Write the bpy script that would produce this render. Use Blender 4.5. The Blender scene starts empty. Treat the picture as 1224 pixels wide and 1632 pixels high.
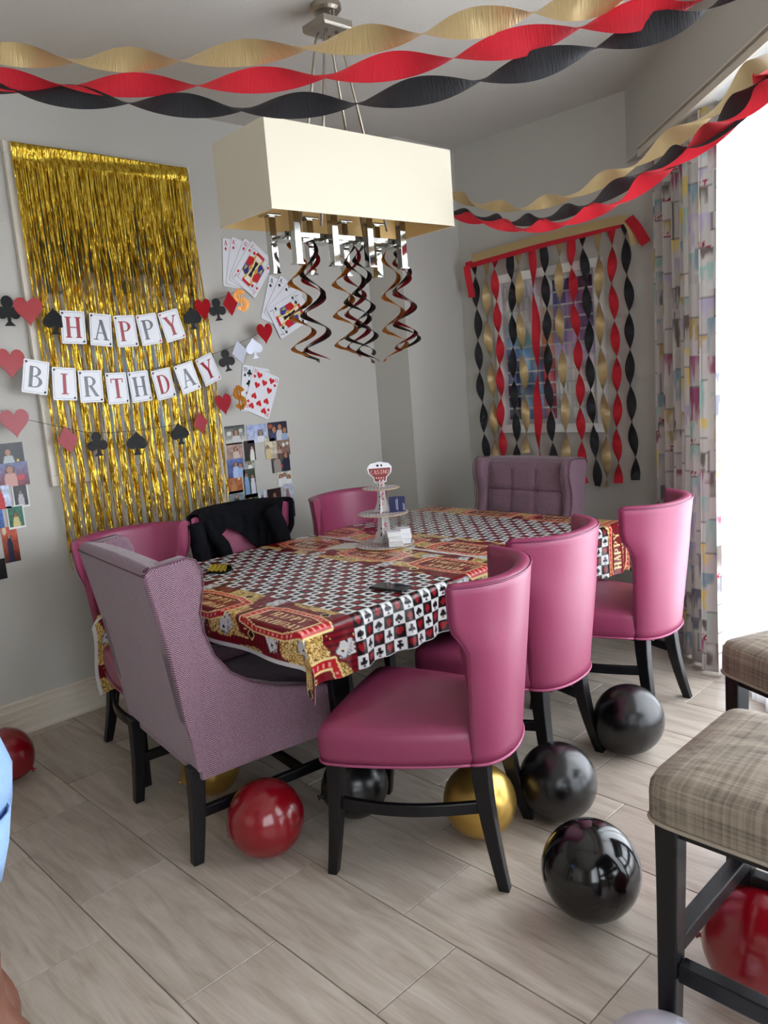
import bpy, bmesh, math, random
import numpy as np
from mathutils import Matrix, Vector
S = bpy.context.scene
COL = S.collection
random.seed(7); rng = np.random.default_rng(7)
PI = math.pi

# ------------------------------------------------------------------ camera
CAM_R = [[0.7009035320147199, -0.06496602571209359, 0.7102912461184258],
         [0.7091996046791011, 0.1695348454105254, -0.6843199959921059],
         [-0.07596156615221383, 0.9833805731733797, 0.16490145170039588]]
CAM_P = (2.30994, -0.78957, 1.52527)
F_PX = 1253.9456
cd = bpy.data.cameras.new('camera'); cam = bpy.data.objects.new('camera', cd); COL.objects.link(cam)
m4 = Matrix(CAM_R).to_4x4(); m4.translation = Vector(CAM_P); cam.matrix_world = m4
cd.sensor_fit = 'VERTICAL'; cd.sensor_height = 36.0; cd.lens = 36.0 * F_PX / 1632.0
cd.clip_start = 0.02; cd.clip_end = 200
S.camera = cam
# ------------------------------------------------------------------ world, light, exposure
w = bpy.data.worlds.new('sky'); S.world = w; w.use_nodes = True
bg = w.node_tree.nodes['Background']; bg.inputs[0].default_value = (0.86, 0.93, 1.0, 1); bg.inputs[1].default_value = 5.5
S.view_settings.view_transform = 'Standard'; S.view_settings.look = 'None'
S.view_settings.gamma = 1.0; S.view_settings.use_curve_mapping = False
S.view_settings.exposure = 0.0
def area_light(name, loc, rot, sx, sy, power, col):
    l = bpy.data.lights.new(name, 'AREA'); l.shape = 'RECTANGLE'; l.size = sx; l.size_y = sy
    l.energy = power; l.color = col
    o = bpy.data.objects.new(name, l); o.location = loc; o.rotation_euler = rot; COL.objects.link(o); return o
# daylight through the bay window, plus added fill lamps beside and behind the camera
area_light('daylight_bay', (2.04, 1.94, 1.32), (math.radians(90), 0, math.radians(135)), 3.0, 2.3, 108, (0.90, 0.95, 1.0))
area_light('fill_side', (3.34, -1.2, 1.45), (math.radians(90), 0, math.radians(90)), 2.2, 1.9, 12, (0.92, 0.96, 1.0))  # fill lamp outside the added side window
area_light('fill_rear', (0.8, -3.9, 1.7), (math.radians(-90), 0, 0), 3.0, 1.8, 13, (1.0, 0.95, 0.88))  # warm fill lamp added by the closed rear wall, no opening there

# ------------------------------------------------------------------ helpers
def lin(c):
    return tuple(((x / 12.92) if x <= 0.04045 else ((x + 0.055) / 1.055) ** 2.4) for x in c)
def rgb(r, g, b): return lin((r / 255, g / 255, b / 255))
def back(px, py, ax, val):
    """point where the line of sight through photo pixel (px,py) meets the plane axis=val"""
    R = np.array(CAM_R); C = np.array(CAM_P)
    d = R @ np.array([(px - 612) / F_PX, -(py - 816) / F_PX, -1.0])
    t = (val - C[ax]) / d[ax]
    return C + t * d
def ray(px, py, dist):
    R = np.array(CAM_R); C = np.array(CAM_P)
    d = R @ np.array([(px - 612) / F_PX, -(py - 816) / F_PX, -1.0]); d /= np.linalg.norm(d)
    return C + d * dist

MATS = {}
def mat(name, color=(0.5, 0.5, 0.5), rough=0.5, metal=0.0, spec=0.5, coat=0.0, noise=None, bump=None, trans=0.0, sheen=0.0, emit=None, attr=False, alpha=1.0):
    """noise=(scale, amount) mottles the colour; bump=(scale, strength, stretch) fine relief"""
    if name in MATS: return MATS[name]
    m = bpy.data.materials.new(name); m.use_nodes = True; nt = m.node_tree; N = nt.nodes; L = nt.links
    b = N['Principled BSDF']
    b.inputs['Roughness'].default_value = rough; b.inputs['Metallic'].default_value = metal
    b.inputs['Specular IOR Level'].default_value = spec; b.inputs['Coat Weight'].default_value = coat
    b.inputs['Base Color'].default_value = (*color, 1)
    b.inputs['Transmission Weight'].default_value = trans
    b.inputs['Alpha'].default_value = alpha
    if sheen: b.inputs['Sheen Weight'].default_value = sheen
    if emit: b.inputs['Emission Color'].default_value = (*emit[0], 1); b.inputs['Emission Strength'].default_value = emit[1]
    src = None
    if attr:
        a = N.new('ShaderNodeAttribute'); a.attribute_name = 'Col'; src = a.outputs['Color']
        L.new(src, b.inputs['Base Color'])
    tc = N.new('ShaderNodeTexCoord')
    if noise or (not bump and not attr):
        sc, am = noise or (14.0, 0.05)
        n = N.new('ShaderNodeTexNoise'); n.inputs['Scale'].default_value = sc; n.inputs['Detail'].default_value = 3
        L.new(tc.outputs['Object'], n.inputs['Vector'])
        mr = N.new('ShaderNodeMapRange'); mr.inputs[3].default_value = 1 - am; mr.inputs[4].default_value = 1 + am
        L.new(n.outputs['Fac'], mr.inputs[0])
        mx = N.new('ShaderNodeVectorMath'); mx.operation = 'SCALE'
        if src: L.new(src, mx.inputs[0])
        else: mx.inputs[0].default_value = color
        L.new(mr.outputs[0], mx.inputs['Scale']); L.new(mx.outputs[0], b.inputs['Base Color'])
    if bump:
        n = N.new('ShaderNodeTexNoise'); n.inputs['Scale'].default_value = bump[0]; n.inputs['Detail'].default_value = 4
        mp = N.new('ShaderNodeMapping'); mp.inputs['Scale'].default_value = bump[2] if len(bump) > 2 else (1, 1, 1)
        L.new(tc.outputs['Object'], mp.inputs[0]); L.new(mp.outputs[0], n.inputs['Vector'])
        bp = N.new('ShaderNodeBump'); bp.inputs['Strength'].default_value = bump[1]; bp.inputs['Distance'].default_value = 0.01
        L.new(n.outputs['Fac'], bp.inputs['Height']); L.new(bp.outputs[0], b.inputs['Normal'])
    MATS[name] = m; return m

class MB:
    """collects geometry, then links it as one mesh object"""
    def __init__(s): s.v = []; s.f = []; s.m = []; s.c = []
    def add(s, vs, fs, mi=0, col=None):
        o = len(s.v); s.v += [tuple(map(float, p)) for p in vs]
        for q in fs: s.f.append(tuple(o + i for i in q)); s.m.append(mi); s.c.append(col)
        return s
    def box(s, x0, x1, y0, y1, z0, z1, mi=0, col=None, M=None):
        P = [(x0, y0, z0), (x1, y0, z0), (x1, y1, z0), (x0, y1, z0), (x0, y0, z1), (x1, y0, z1), (x1, y1, z1), (x0, y1, z1)]
        if M is not None: P = [tuple(M @ Vector(p)) for p in P]
        return s.add(P, [(0, 3, 2, 1), (4, 5, 6, 7), (0, 1, 5, 4), (1, 2, 6, 5), (2, 3, 7, 6), (3, 0, 4, 7)], mi, col)
    def loft(s, rings, mi=0, caps=(True, True), closed=True, col=None):
        n = len(rings[0]); vs = [p for r in rings for p in r]; fs = []
        for i in range(len(rings) - 1):
            for j in range(n if closed else n - 1):
                a = i * n + j; b = i * n + (j + 1) % n
                fs.append((a, b, b + n, a + n))
        if caps[0]: fs.append(tuple(reversed(range(n))))
        if caps[1]: fs.append(tuple(range((len(rings) - 1) * n, len(rings) * n)))
        return s.add(vs, fs, mi, col)
    def tube(s, pts, r, n=8, mi=0, caps=True):
        pts = [Vector(p) for p in pts]; rs = r if isinstance(r, (list, tuple)) else [r] * len(pts)
        rings = []; up = None
        for i, p in enumerate(pts):
            t = (pts[min(i + 1, len(pts) - 1)] - pts[max(i - 1, 0)]).normalized()
            if up is None:
                up = Vector((0, 0, 1)) if abs(t.z) < 0.9 else Vector((1, 0, 0))
            a = t.cross(up).normalized(); b = a.cross(t).normalized(); up = b
            rings.append([p + (a * math.cos(2 * PI * k / n) + b * math.sin(2 * PI * k / n)) * rs[i] for k in range(n)])
        return s.loft(rings, mi, (caps, caps))
    def lathe(s, prof, n=24, mi=0, M=None, caps=(True, True)):
        rings = [[Vector((r * math.cos(2 * PI * k / n), r * math.sin(2 * PI * k / n), z)) for k in range(n)] for r, z in prof]
        if M is not None: rings = [[M @ p for p in r] for r in rings]
        return s.loft(rings, mi, caps)
    def prism(s, poly, z0, z1, mi=0, M=None, col=None):
        n = len(poly); vs = [Vector((x, y, z0)) for x, y in poly] + [Vector((x, y, z1)) for x, y in poly]
        if M is not None: vs = [M @ p for p in vs]
        fs = [tuple(reversed(range(n))), tuple(range(n, 2 * n))] + [(i, (i + 1) % n, n + (i + 1) % n, n + i) for i in range(n)]
        return s.add(vs, fs, mi, col)
    def build(s, name, mats, parent=None, smooth=False, bevel=0, sub=0, auto=None):
        me = bpy.data.meshes.new(name); me.from_pydata(s.v, [], s.f)
        mats = mats if isinstance(mats, (list, tuple)) else [mats]
        for m in mats: me.materials.append(m)
        if len(mats) > 1: me.polygons.foreach_set('material_index', s.m)
        if any(c is not None for c in s.c):
            at = me.color_attributes.new('Col', 'FLOAT_COLOR', 'CORNER')
            arr = []
            for p, c in zip(me.polygons, s.c):
                arr += [*(c or (1, 1, 1)), 1.0] * p.loop_total
            at.data.foreach_set('color', arr)
        if smooth: me.polygons.foreach_set('use_smooth', [True] * len(me.polygons))
        me.validate(); me.update()
        o = bpy.data.objects.new(name, me); COL.objects.link(o)
        if parent: o.parent = parent
        if bevel:
            b = o.modifiers.new('bevel', 'BEVEL'); b.width = bevel; b.segments = 2; b.limit_method = 'ANGLE'; b.angle_limit = math.radians(40)
        if sub:
            u = o.modifiers.new('sub', 'SUBSURF'); u.levels = sub; u.render_levels = sub
        return o
def grid_obj(name, P, C, m, parent=None, smooth=True, uvwrap=False):
    """P: (nu,nv,3) points, C: (nu,nv,3) linear colours per point or None"""
    nu, nv = P.shape[:2]
    i = np.arange(nu - 1)[:, None] * nv + np.arange(nv - 1)[None, :]
    F = np.stack([i, i + nv, i + nv + 1, i + 1], -1).reshape(-1, 4)
    me = bpy.data.meshes.new(name)
    me.vertices.add(nu * nv); me.vertices.foreach_set('co', P.reshape(-1).astype(np.float32))
    me.loops.add(F.size); me.loops.foreach_set('vertex_index', F.reshape(-1).astype(np.int32))
    me.polygons.add(len(F)); me.polygons.foreach_set('loop_start', np.arange(0, F.size, 4, dtype=np.int32))
    me.update(calc_edges=True)
    me.polygons.foreach_set('use_smooth', np.full(len(F), smooth))
    if C is not None:
        at = me.color_attributes.new('Col', 'FLOAT_COLOR', 'POINT')
        A = np.ones((nu * nv, 4), np.float32); A[:, :3] = C.reshape(-1, 3); at.data.foreach_set('color', A.reshape(-1))
    me.materials.append(m)
    o = bpy.data.objects.new(name, me); COL.objects.link(o)
    if parent: o.parent = parent
    return o
def tag(o, label=None, cat=None, group=None, kind=None):
    if label: o['label'] = label
    if cat: o['category'] = cat
    if group: o['group'] = group
    if kind: o['kind'] = kind
    return o
def thing(name, label, cat, loc=(0, 0, 0), rz=0.0, group=None):
    o = bpy.data.objects.new(name, None); o.empty_display_size = 0.05; COL.objects.link(o)
    o.location = loc; o.rotation_euler = (0, 0, rz)
    return tag(o, label, cat, group)
def dup(src, label, loc=None, rz=None):
    r = src.copy(); COL.objects.link(r)
    if loc is not None: r.location = loc
    if rz is not None: r.rotation_euler = (0, 0, rz)
    r['label'] = label
    def kids(a, b):
        for ch in list(a.children):
            c = ch.copy(); COL.objects.link(c); c.parent = b; kids(ch, c)
    kids(src, r); return r
def struct(o): o['kind'] = 'structure'; return o
def frame_of(origin, ex, ey):
    """matrix with x axis ex, y axis ey, z = ex x ey"""
    ex = Vector(ex).normalized(); ez = ex.cross(Vector(ey)).normalized(); ey = ez.cross(ex)
    M = Matrix((ex, ey, ez)).transposed().to_4x4(); M.translation = Vector(origin); return M
def catmull(pts, n):
    P = [np.array(p, float) for p in pts]; P = [2 * P[0] - P[1]] + P + [2 * P[-1] - P[-2]]; out = []
    for i in range(1, len(P) - 2):
        for k in range(n):
            t = k / n; a, b, c, d = P[i - 1:i + 3]
            out.append(0.5 * (2 * b + (c - a) * t + (2 * a - 5 * b + 4 * c - d) * t * t + (3 * b - a - 3 * c + d) * t ** 3))
    out.append(P[-2]); return out

# ---- suit outlines (unit height, centred) used on cards, garlands and prints
def heart(n=28):
    P = []
    for k in range(n):
        t = 2 * PI * k / n
        P.append((16 * math.sin(t) ** 3 / 34, (13 * math.cos(t) - 5 * math.cos(2 * t) - 2 * math.cos(3 * t) - math.cos(4 * t)) / 30 + 0.07))
    return P[::-1]
def diamond(): return [(0, -.5), (.38, 0), (0, .5), (-.38, 0)]
def spade():
    H = [(x, -y * 0.8 + 0.12) for x, y in heart()][::-1]
    i = min(range(len(H)), key=lambda k: H[k][1] + abs(H[k][0]) * 2 + (0 if abs(H[k][0]) < .08 else 9))
    H = H[i:] + H[:i]
    return H[1:] + [(.05, -.2), (.07, -.36), (.2, -.5), (-.2, -.5), (-.07, -.36), (-.05, -.2)][::1] if H[1][0] < 0 else H[1:] + [(-.05, -.2), (-.07, -.36), (-.2, -.5), (.2, -.5), (.07, -.36), (.05, -.2)]
def club():
    def arc(cx, cy, r, a0, a1, n=9): return [(cx + r * math.cos(math.radians(a0 + (a1 - a0) * k / n)), cy + r * math.sin(math.radians(a0 + (a1 - a0) * k / n))) for k in range(n + 1)]
    return arc(.22, -.08, .2, -140, 110) + arc(0, .27, .21, -40, 220) + arc(-.22, -.08, .2, 70, 320) + [(-.06, -.36), (-.2, -.5), (.2, -.5), (.06, -.36)]
SUIT = dict(heart=heart(), diamond=diamond(), spade=spade(), club=club())
# ---- serif capitals as strokes: (x0,y0,x1,y1,width) and ('a',cx,cy,rx,ry,deg0,deg1,thin,thick); unit cap height
def serif(x, y, w=.3, h=.05): return (x - w / 2, y, x + w / 2, y, h)
GL = {
 'H': [(.16, 0, .16, 1, .17), (.64, 0, .64, 1, .17), (.16, .5, .64, .5, .05), serif(.16, .02), serif(.16, .98), serif(.64, .02), serif(.64, .98)],
 'A': [(.4, 1, .12, 0, .06), (.4, 1, .68, 0, .17), (.22, .34, .58, .34, .05), serif(.11, .02, .26), serif(.68, .02, .3)],
 'P': [(.18, 0, .18, 1, .17), ('a', .36, .74, .24, .235, -90, 90, .05, .17), (.18, .975, .38, .975, .05), (.18, .505, .38, .505, .05), serif(.18, .02), serif(.12, .98, .2)],
 'Y': [(.14, .98, .4, .46, .17), (.68, .98, .4, .46, .06), (.4, 0, .4, .5, .17), serif(.4, .02), serif(.14, .98), serif(.67, .98, .24)],
 'B': [(.18, 0, .18, 1, .17), ('a', .36, .76, .2, .21, -90, 90, .05, .15), ('a', .38, .27, .26, .25, -90, 90, .05, .17), (.12, .975, .38, .975, .05), (.18, .52, .38, .52, .05), (.08, .02, .4, .02, .05)],
 'I': [(.4, 0, .4, 1, .17), serif(.4, .02, .36), serif(.4, .98, .36)],
 'R': [(.18, 0, .18, 1, .17), ('a', .36, .75, .22, .225, -90, 90, .05, .16), (.12, .975, .38, .975, .05), (.18, .525, .4, .525, .05), (.38, .52, .66, .02, .15), serif(.18, .02), serif(.68, .02, .2)],
 'T': [(.4, 0, .4, 1, .17), (.06, .97, .74, .97, .05), (.08, .99, .08, .78, .05), (.72, .99, .72, .78, .05), serif(.4, .02, .34)],
 'D': [(.18, 0, .18, 1, .17), ('a', .34, .5, .33, .475, -90, 90, .05, .17), (.08, .975, .36, .975, .05), (.08, .025, .36, .025, .05)],
 'K': [(.16, 0, .16, 1, .13), (.62, .98, .2, .44, .08), (.3, .56, .68, 0, .13)],
 'Q': [('a', .4, .52, .28, .42, 0, 360, .08, .13), (.42, .28, .7, 0, .1)],
 'J': [(.5, .3, .5, 1, .12), ('a', .32, .28, .18, .22, 180, 360, .08, .12), (.36, .97, .66, .97, .07)],
 '1': [(.4, 0, .4, 1, .13), (.4, .98, .22, .8, .08)], '0': [('a', .4, .5, .24, .45, 0, 360, .08, .13)],
 'C': [('a', .44, .5, .3, .42, 50, 310, .09, .14)], 'S': [('a', .4, .73, .22, .2, 20, 270, .1, .12), ('a', .4, .28, .24, .22, -160, 90, .1, .12)],
 'N': [(.14, 0, .14, 1, .12), (.66, 0, .66, 1, .12), (.14, .95, .66, .05, .13)], 'O': [('a', .4, .5, .28, .42, 0, 360, .09, .14)],
 '$': [('a', .4, .68, .26, .21, 15, 270, .17, .19), ('a', .4, .27, .26, .21, -165, 90, .17, .19), (.33, -.08, .33, 1.03, .07), (.47, -.08, .47, 1.03, .07)],
}
def glyph_quads(ch):
    out = []
    for s in GL[ch]:
        if s[0] == 'a':
            _, cx, cy, rx, ry, a0, a1, tn, tk = s; n = 10 if abs(a1 - a0) < 200 else 18; P = []
            for k in range(n + 1):
                a = math.radians(a0 + (a1 - a0) * k / n); wd = tn + (tk - tn) * abs(math.cos(a)); c, sn = math.cos(a), math.sin(a)
                P.append(((cx + (rx - wd / 2) * c, cy + (ry - tn / 2 - (wd - tn) * .2) * sn), (cx + (rx + wd / 2) * c, cy + (ry + tn / 2) * sn)))
            for k in range(n): out.append([P[k][0], P[k][1], P[k + 1][1], P[k + 1][0]])
        else:
            x0, y0, x1, y1, wd = s; L = math.hypot(x1 - x0, y1 - y0); nx, ny = -(y1 - y0) / L * wd / 2, (x1 - x0) / L * wd / 2
            if abs(x1 - x0) > .06 and abs(y1 - y0) > .2: nx, ny = math.copysign(wd / 2 / max(.5, abs(y1 - y0) / L), nx), 0
            out.append([(x0 - nx, y0 - ny), (x1 - nx, y1 - ny), (x1 + nx, y1 + ny), (x0 + nx, y0 + ny)])
    res = []
    for q in out:
        ar = sum(q[i][0] * q[(i + 1) % 4][1] - q[(i + 1) % 4][0] * q[i][1] for i in range(4))
        res.append(q if ar > 0 else q[::-1])
    return res
def put_glyph(mb, ch, M, h, z0, z1, mi=0, col=None, cx=.4):
    for q in glyph_quads(ch): mb.prism([((x - cx) * h, (y - .5) * h) for x, y in q], z0, z1, mi, M, col)
def put_poly(mb, poly, M, x, y, h, z0, z1, mi=0, col=None, rot=0.0):
    c, s = math.cos(rot), math.sin(rot)
    mb.prism([(x + h * (c * a - s * b), y + h * (s * a + c * b)) for a, b in poly], z0, z1, mi, M, col)
# ---- raster masks (numpy) for flat print on cloth
def inpoly(X, Y, poly):
    ins = np.zeros(X.shape, bool); n = len(poly); j = n - 1
    for i in range(n):
        xi, yi = poly[i]; xj, yj = poly[j]
        if yi != yj:
            c = ((yi > Y) != (yj > Y)) & (X < (xj - xi) * (Y - yi) / (yj - yi) + xi); ins ^= c
        j = i
    return ins
def intext(X, Y, text, h, adv=.86):
    """text centred at origin, cap height h"""
    M = np.zeros(X.shape, bool); W = len(text) * adv * h
    for k, ch in enumerate(text):
        if ch == ' ': continue
        x = (X + W / 2) / h - k * adv; y = Y / h + .5
        near = (x > -.1) & (x < .95) & (y > -.15) & (y < 1.15)
        if not near.any(): continue
        xs, ys = x[near], y[near]; mm = np.zeros(xs.shape, bool)
        for q in glyph_quads(ch): mm |= inpoly(xs, ys, q)
        M[near] |= mm
    return M
def vnoise(X, Y, s, seed=0):
    r = np.random.default_rng(seed); T = r.random((64, 64)); x = X / s; y = Y / s
    xi = np.floor(x).astype(int); yi = np.floor(y).astype(int); fx = x - xi; fy = y - yi; fx = fx * fx * (3 - 2 * fx); fy = fy * fy * (3 - 2 * fy)
    g = lambda a, b: T[a % 64, b % 64]
    return g(xi, yi) * (1 - fx) * (1 - fy) + g(xi + 1, yi) * fx * (1 - fy) + g(xi, yi + 1) * (1 - fx) * fy + g(xi + 1, yi + 1) * fx * fy

# ------------------------------------------------------------------ shared materials
M_wall = mat('wall_paint', rgb(190, 187, 180), 0.65, noise=(3, .02), bump=(260, .04))
M_ceil = mat('ceiling_paint', rgb(198, 193, 186), 0.8, noise=(2, .03), bump=(90, .25))
M_trim = mat('trim_paint', rgb(214, 205, 190), 0.3, noise=(3, .015))
M_white = mat('white_paint', rgb(226, 226, 222), 0.35)
M_black_wood = mat('black_wood', rgb(15, 14, 17), 0.35, spec=.35, bump=(60, .05, (1, 1, .1)))
M_leather = mat('magenta_leather', rgb(138, 54, 86), 0.38, spec=.5, noise=(5, .05), bump=(420, .10))
M_piping = mat('magenta_piping', rgb(152, 68, 102), 0.38)
M_nickel = mat('brushed_nickel', rgb(170, 160, 148), 0.35, 1.0)
M_chrome = mat('polished_chrome', rgb(188, 188, 184), 0.07, 1.0)
M_paper = mat('white_card', rgb(226, 226, 232), 0.3)
M_print = mat('printed_colour', attr=True, rough=0.35)
M_red_print = mat('red_print', rgb(205, 30, 42), 0.3)
M_black_print = mat('black_print', rgb(13, 13, 15), 0.5, spec=.25)
M_red_foil = mat('red_foil_print', rgb(160, 14, 26), 0.3, spec=.35)
M_rose_foil = mat('rose_foil_print', rgb(158, 36, 48), 0.3, spec=.4)
M_silver_foil = mat('silver_foil_print', rgb(92, 95, 98), 0.35, .3)
M_orange_foil = mat('orange_gold_foil', rgb(206, 132, 44), 0.3, .3)
M_pale_foil = mat('pale_pearl_foil', rgb(196, 198, 212), 0.25, .2)
M_cord = mat('black_cord', rgb(25, 24, 24), 0.8)
M_gold_balloon = mat('gold_balloon', rgb(196, 160, 84), 0.3, 0.85)
M_red_balloon = mat('red_balloon', rgb(128, 6, 20), 0.22, spec=.6, coat=.3)
M_black_balloon = mat('black_balloon', rgb(10, 10, 12), 0.27, spec=.65)
M_black_gloss = mat('glossy_black_balloon', rgb(8, 8, 10), 0.12, spec=.65)
def crepe(name, c, metal=0.0, rough=.75, tr=.25):
    m = bpy.data.materials.new(name); m.use_nodes = True; nt = m.node_tree; N = nt.nodes; L = nt.links
    b = N['Principled BSDF']; b.inputs['Base Color'].default_value = (*c, 1); b.inputs['Roughness'].default_value = rough; b.inputs['Metallic'].default_value = metal
    uv = N.new('ShaderNodeUVMap'); uv.uv_map = 'uv'; mp = N.new('ShaderNodeMapping'); mp.inputs['Scale'].default_value = (1, .08, 1)
    n = N.new('ShaderNodeTexNoise'); n.inputs['Scale'].default_value = 300; n.inputs['Detail'].default_value = 3
    bp = N.new('ShaderNodeBump'); bp.inputs['Strength'].default_value = .5; bp.inputs['Distance'].default_value = .004
    L.new(uv.outputs[0], mp.inputs[0]); L.new(mp.outputs[0], n.inputs['Vector']); L.new(n.outputs['Fac'], bp.inputs['Height']); L.new(bp.outputs[0], b.inputs['Normal'])
    if tr:
        t = N.new('ShaderNodeBsdfTranslucent'); t.inputs[0].default_value = (*c, 1); mx = N.new('ShaderNodeMixShader'); mx.inputs[0].default_value = tr
        L.new(b.outputs[0], mx.inputs[1]); L.new(t.outputs[0], mx.inputs[2]); L.new(mx.outputs[0], N['Material Output'].inputs[0])
    return m
M_crepe = dict(red=crepe('red_crepe', rgb(205, 34, 50)), black=crepe('black_crepe', rgb(34, 34, 38), tr=.1), gold=crepe('gold_crepe', rgb(190, 165, 118), .35, .42, .1))

# ================================================================== ROOM SHELL
XL, YB, ZC = -1.502, 3.472, 2.98
XC, YC = -1.195, 2.906          # the wall's boxed corner
XR, YF = 3.25, -4.0
BX, BY = 0.19, 3.472            # where the back wall meets the angled bay wall
# floor
fl = struct(MB().box(XL - .1, XR + .1, YF - .1, YB + .1, -.12, -.004).build('floor', mat('grout', rgb(120, 108, 96), .8)))
mt = bpy.data.materials.new('travertine_tile'); mt.use_nodes = True
def tile_mat(m):
    nt = m.node_tree; N = nt.nodes; L = nt.links; b = N['Principled BSDF']
    tc = N.new('ShaderNodeTexCoord'); oi = N.new('ShaderNodeObjectInfo')
    mul = N.new('ShaderNodeVectorMath'); mul.operation = 'SCALE'; mul.inputs[0].default_value = (7.3, 11.1, 3.7); L.new(oi.outputs['Random'], mul.inputs['Scale'])
    ad = N.new('ShaderNodeVectorMath'); ad.operation = 'ADD'; L.new(tc.outputs['Object'], ad.inputs[0]); L.new(mul.outputs[0], ad.inputs[1])
    def noise(sx, sy, sc, det, dist):
        mp = N.new('ShaderNodeMapping'); mp.inputs['Scale'].default_value = (sx, sy, 1); L.new(ad.outputs[0], mp.inputs[0])
        n = N.new('ShaderNodeTexNoise'); n.inputs['Scale'].default_value = sc; n.inputs['Detail'].default_value = det; n.inputs['Distortion'].default_value = dist
        L.new(mp.outputs[0], n.inputs['Vector']); return n
    n1 = noise(1.6, 11, 1.8, 6, 1.1); n2 = noise(4, 46, 2.5, 5, .6)
    r = N.new('ShaderNodeValToRGB'); e = r.color_ramp.elements
    e[0].position = .28; e[0].color = (*rgb(142, 129, 116), 1); e[1].position = .74; e[1].color = (*rgb(192, 183, 171), 1)
    k = e.new(.5); k.color = (*rgb(170, 158, 145), 1)
    mm = N.new('ShaderNodeMath'); mm.operation = 'MULTIPLY_ADD'; mm.inputs[1].default_value = .26; L.new(n2.outputs['Fac'], mm.inputs[0])
    m2 = N.new('ShaderNodeMath'); m2.operation = 'MULTIPLY_ADD'; m2.inputs[1].default_value = .72; m2.inputs[2].default_value = .04; L.new(n1.outputs['Fac'], m2.inputs[0]); L.new(m2.outputs[0], mm.inputs[2])
    L.new(mm.outputs[0], r.inputs[0])
    hs = N.new('ShaderNodeHueSaturation'); mr = N.new('ShaderNodeMapRange'); mr.inputs[3].default_value = .9; mr.inputs[4].default_value = 1.07
    L.new(oi.outputs['Random'], mr.inputs[0]); L.new(mr.outputs[0], hs.inputs['Value']); L.new(r.outputs[0], hs.inputs['Color']); L.new(hs.outputs[0], b.inputs['Base Color'])
    b.inputs['Roughness'].default_value = .33; b.inputs['Specular IOR Level'].default_value = .5
    bp = N.new('ShaderNodeBump'); bp.inputs['Strength'].default_value = .12; bp.inputs['Distance'].default_value = .004; L.new(n2.outputs['Fac'], bp.inputs['Height']); L.new(bp.outputs[0], b.inputs['Normal'])
tile_mat(mt)
TL_, TW_ = .6055, .305
tile_src = {}
def add_tile(x0, x1, y0, y1):
    x0 = max(x0, XL + .032); x1 = min(x1, XR); y1 = min(y1, YB - .032); y0 = max(y0, YF)
    if x1 - x0 < .03 or y1 - y0 < .03: return
    key = (round(x1 - x0, 3), round(y1 - y0, 3)); g = .0016
    if key not in tile_src:
        hx, hy = (x1 - x0) / 2 - g, (y1 - y0) / 2 - g; c = .0012
        mb = MB(); mb.loft([[(-hx, -hy, -.006), (hx, -hy, -.006), (hx, hy, -.006), (-hx, hy, -.006)], [(-hx, -hy, -c), (hx, -hy, -c), (hx, hy, -c), (-hx, hy, -c)],
                            [(-hx + c, -hy + c, 0), (hx - c, -hy + c, 0), (hx - c, hy - c, 0), (-hx + c, hy - c, 0)]])
        o = mb.build('tile', mt, fl); tile_src[key] = o
    else:
        o = tile_src[key].copy(); COL.objects.link(o)
    o.location = ((x0 + x1) / 2, (y0 + y1) / 2, 0)
for k in range(-14, 12):
    off = (-k / 3.0) % 1.0
    for n in range(-4, 7):
        x0 = (n + off) * TL_; y0 = k * TW_
        if x0 + TL_ < XL or x0 > XR: continue
        if x0 + y0 > 4.2: continue          # outside the bay wall
        add_tile(x0, x0 + TL_, y0, y0 + TW_)
struct(MB().box(XL - .1, XR + .1, YF - .1, YB + .1, ZC, ZC + .1).build('ceiling', M_ceil))
struct(MB().box(XL - .12, XL, YF - .1, YC, 0, ZC).build('wall_left', M_wall))
struct(MB().box(XL - .12, XC, YC, YB + .1, 0, ZC).build('wall_corner', M_wall))
struct(MB().box(XC, BX + .05, YB, YB + .12, 0, ZC).build('wall_back', M_wall))
# side wall with the added window's opening, and the closed rear wall
struct(MB().box(XR, XR + .12, .35, .75, 0, ZC).box(XR, XR + .12, -.1, .35, 0, ZC).box(XR, XR + .12, YF, -2.3, 0, ZC).box(XR, XR + .12, -2.3, -.1, 0, .5).box(XR, XR + .12, -2.3, -.1, 2.4, ZC).build('wall_right', M_wall))
struct(MB().box(XL - .1, XR + .1, YF - .12, YF, 0, ZC).build('wall_front', M_wall))
# angled bay wall: local s runs along (1,-1)/sqrt2 from (BX,BY), n points out of the room
q2 = 2 ** -.5
MBay = Matrix(((q2, q2, 0, BX), (-q2, q2, 0, BY), (0, 0, 1, 0), (0, 0, 0, 1)))
SL = 4.35; W0, W1, WZ = .50, 3.9, 2.50
struct(MB().box(0, W0, 0, .12, 0, 2.62, M=MBay).box(W1, SL, 0, .12, 0, 2.62, M=MBay).box(W0, W1, 0, .12, WZ, 2.62, M=MBay).build('wall_bay', M_wall))
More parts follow.
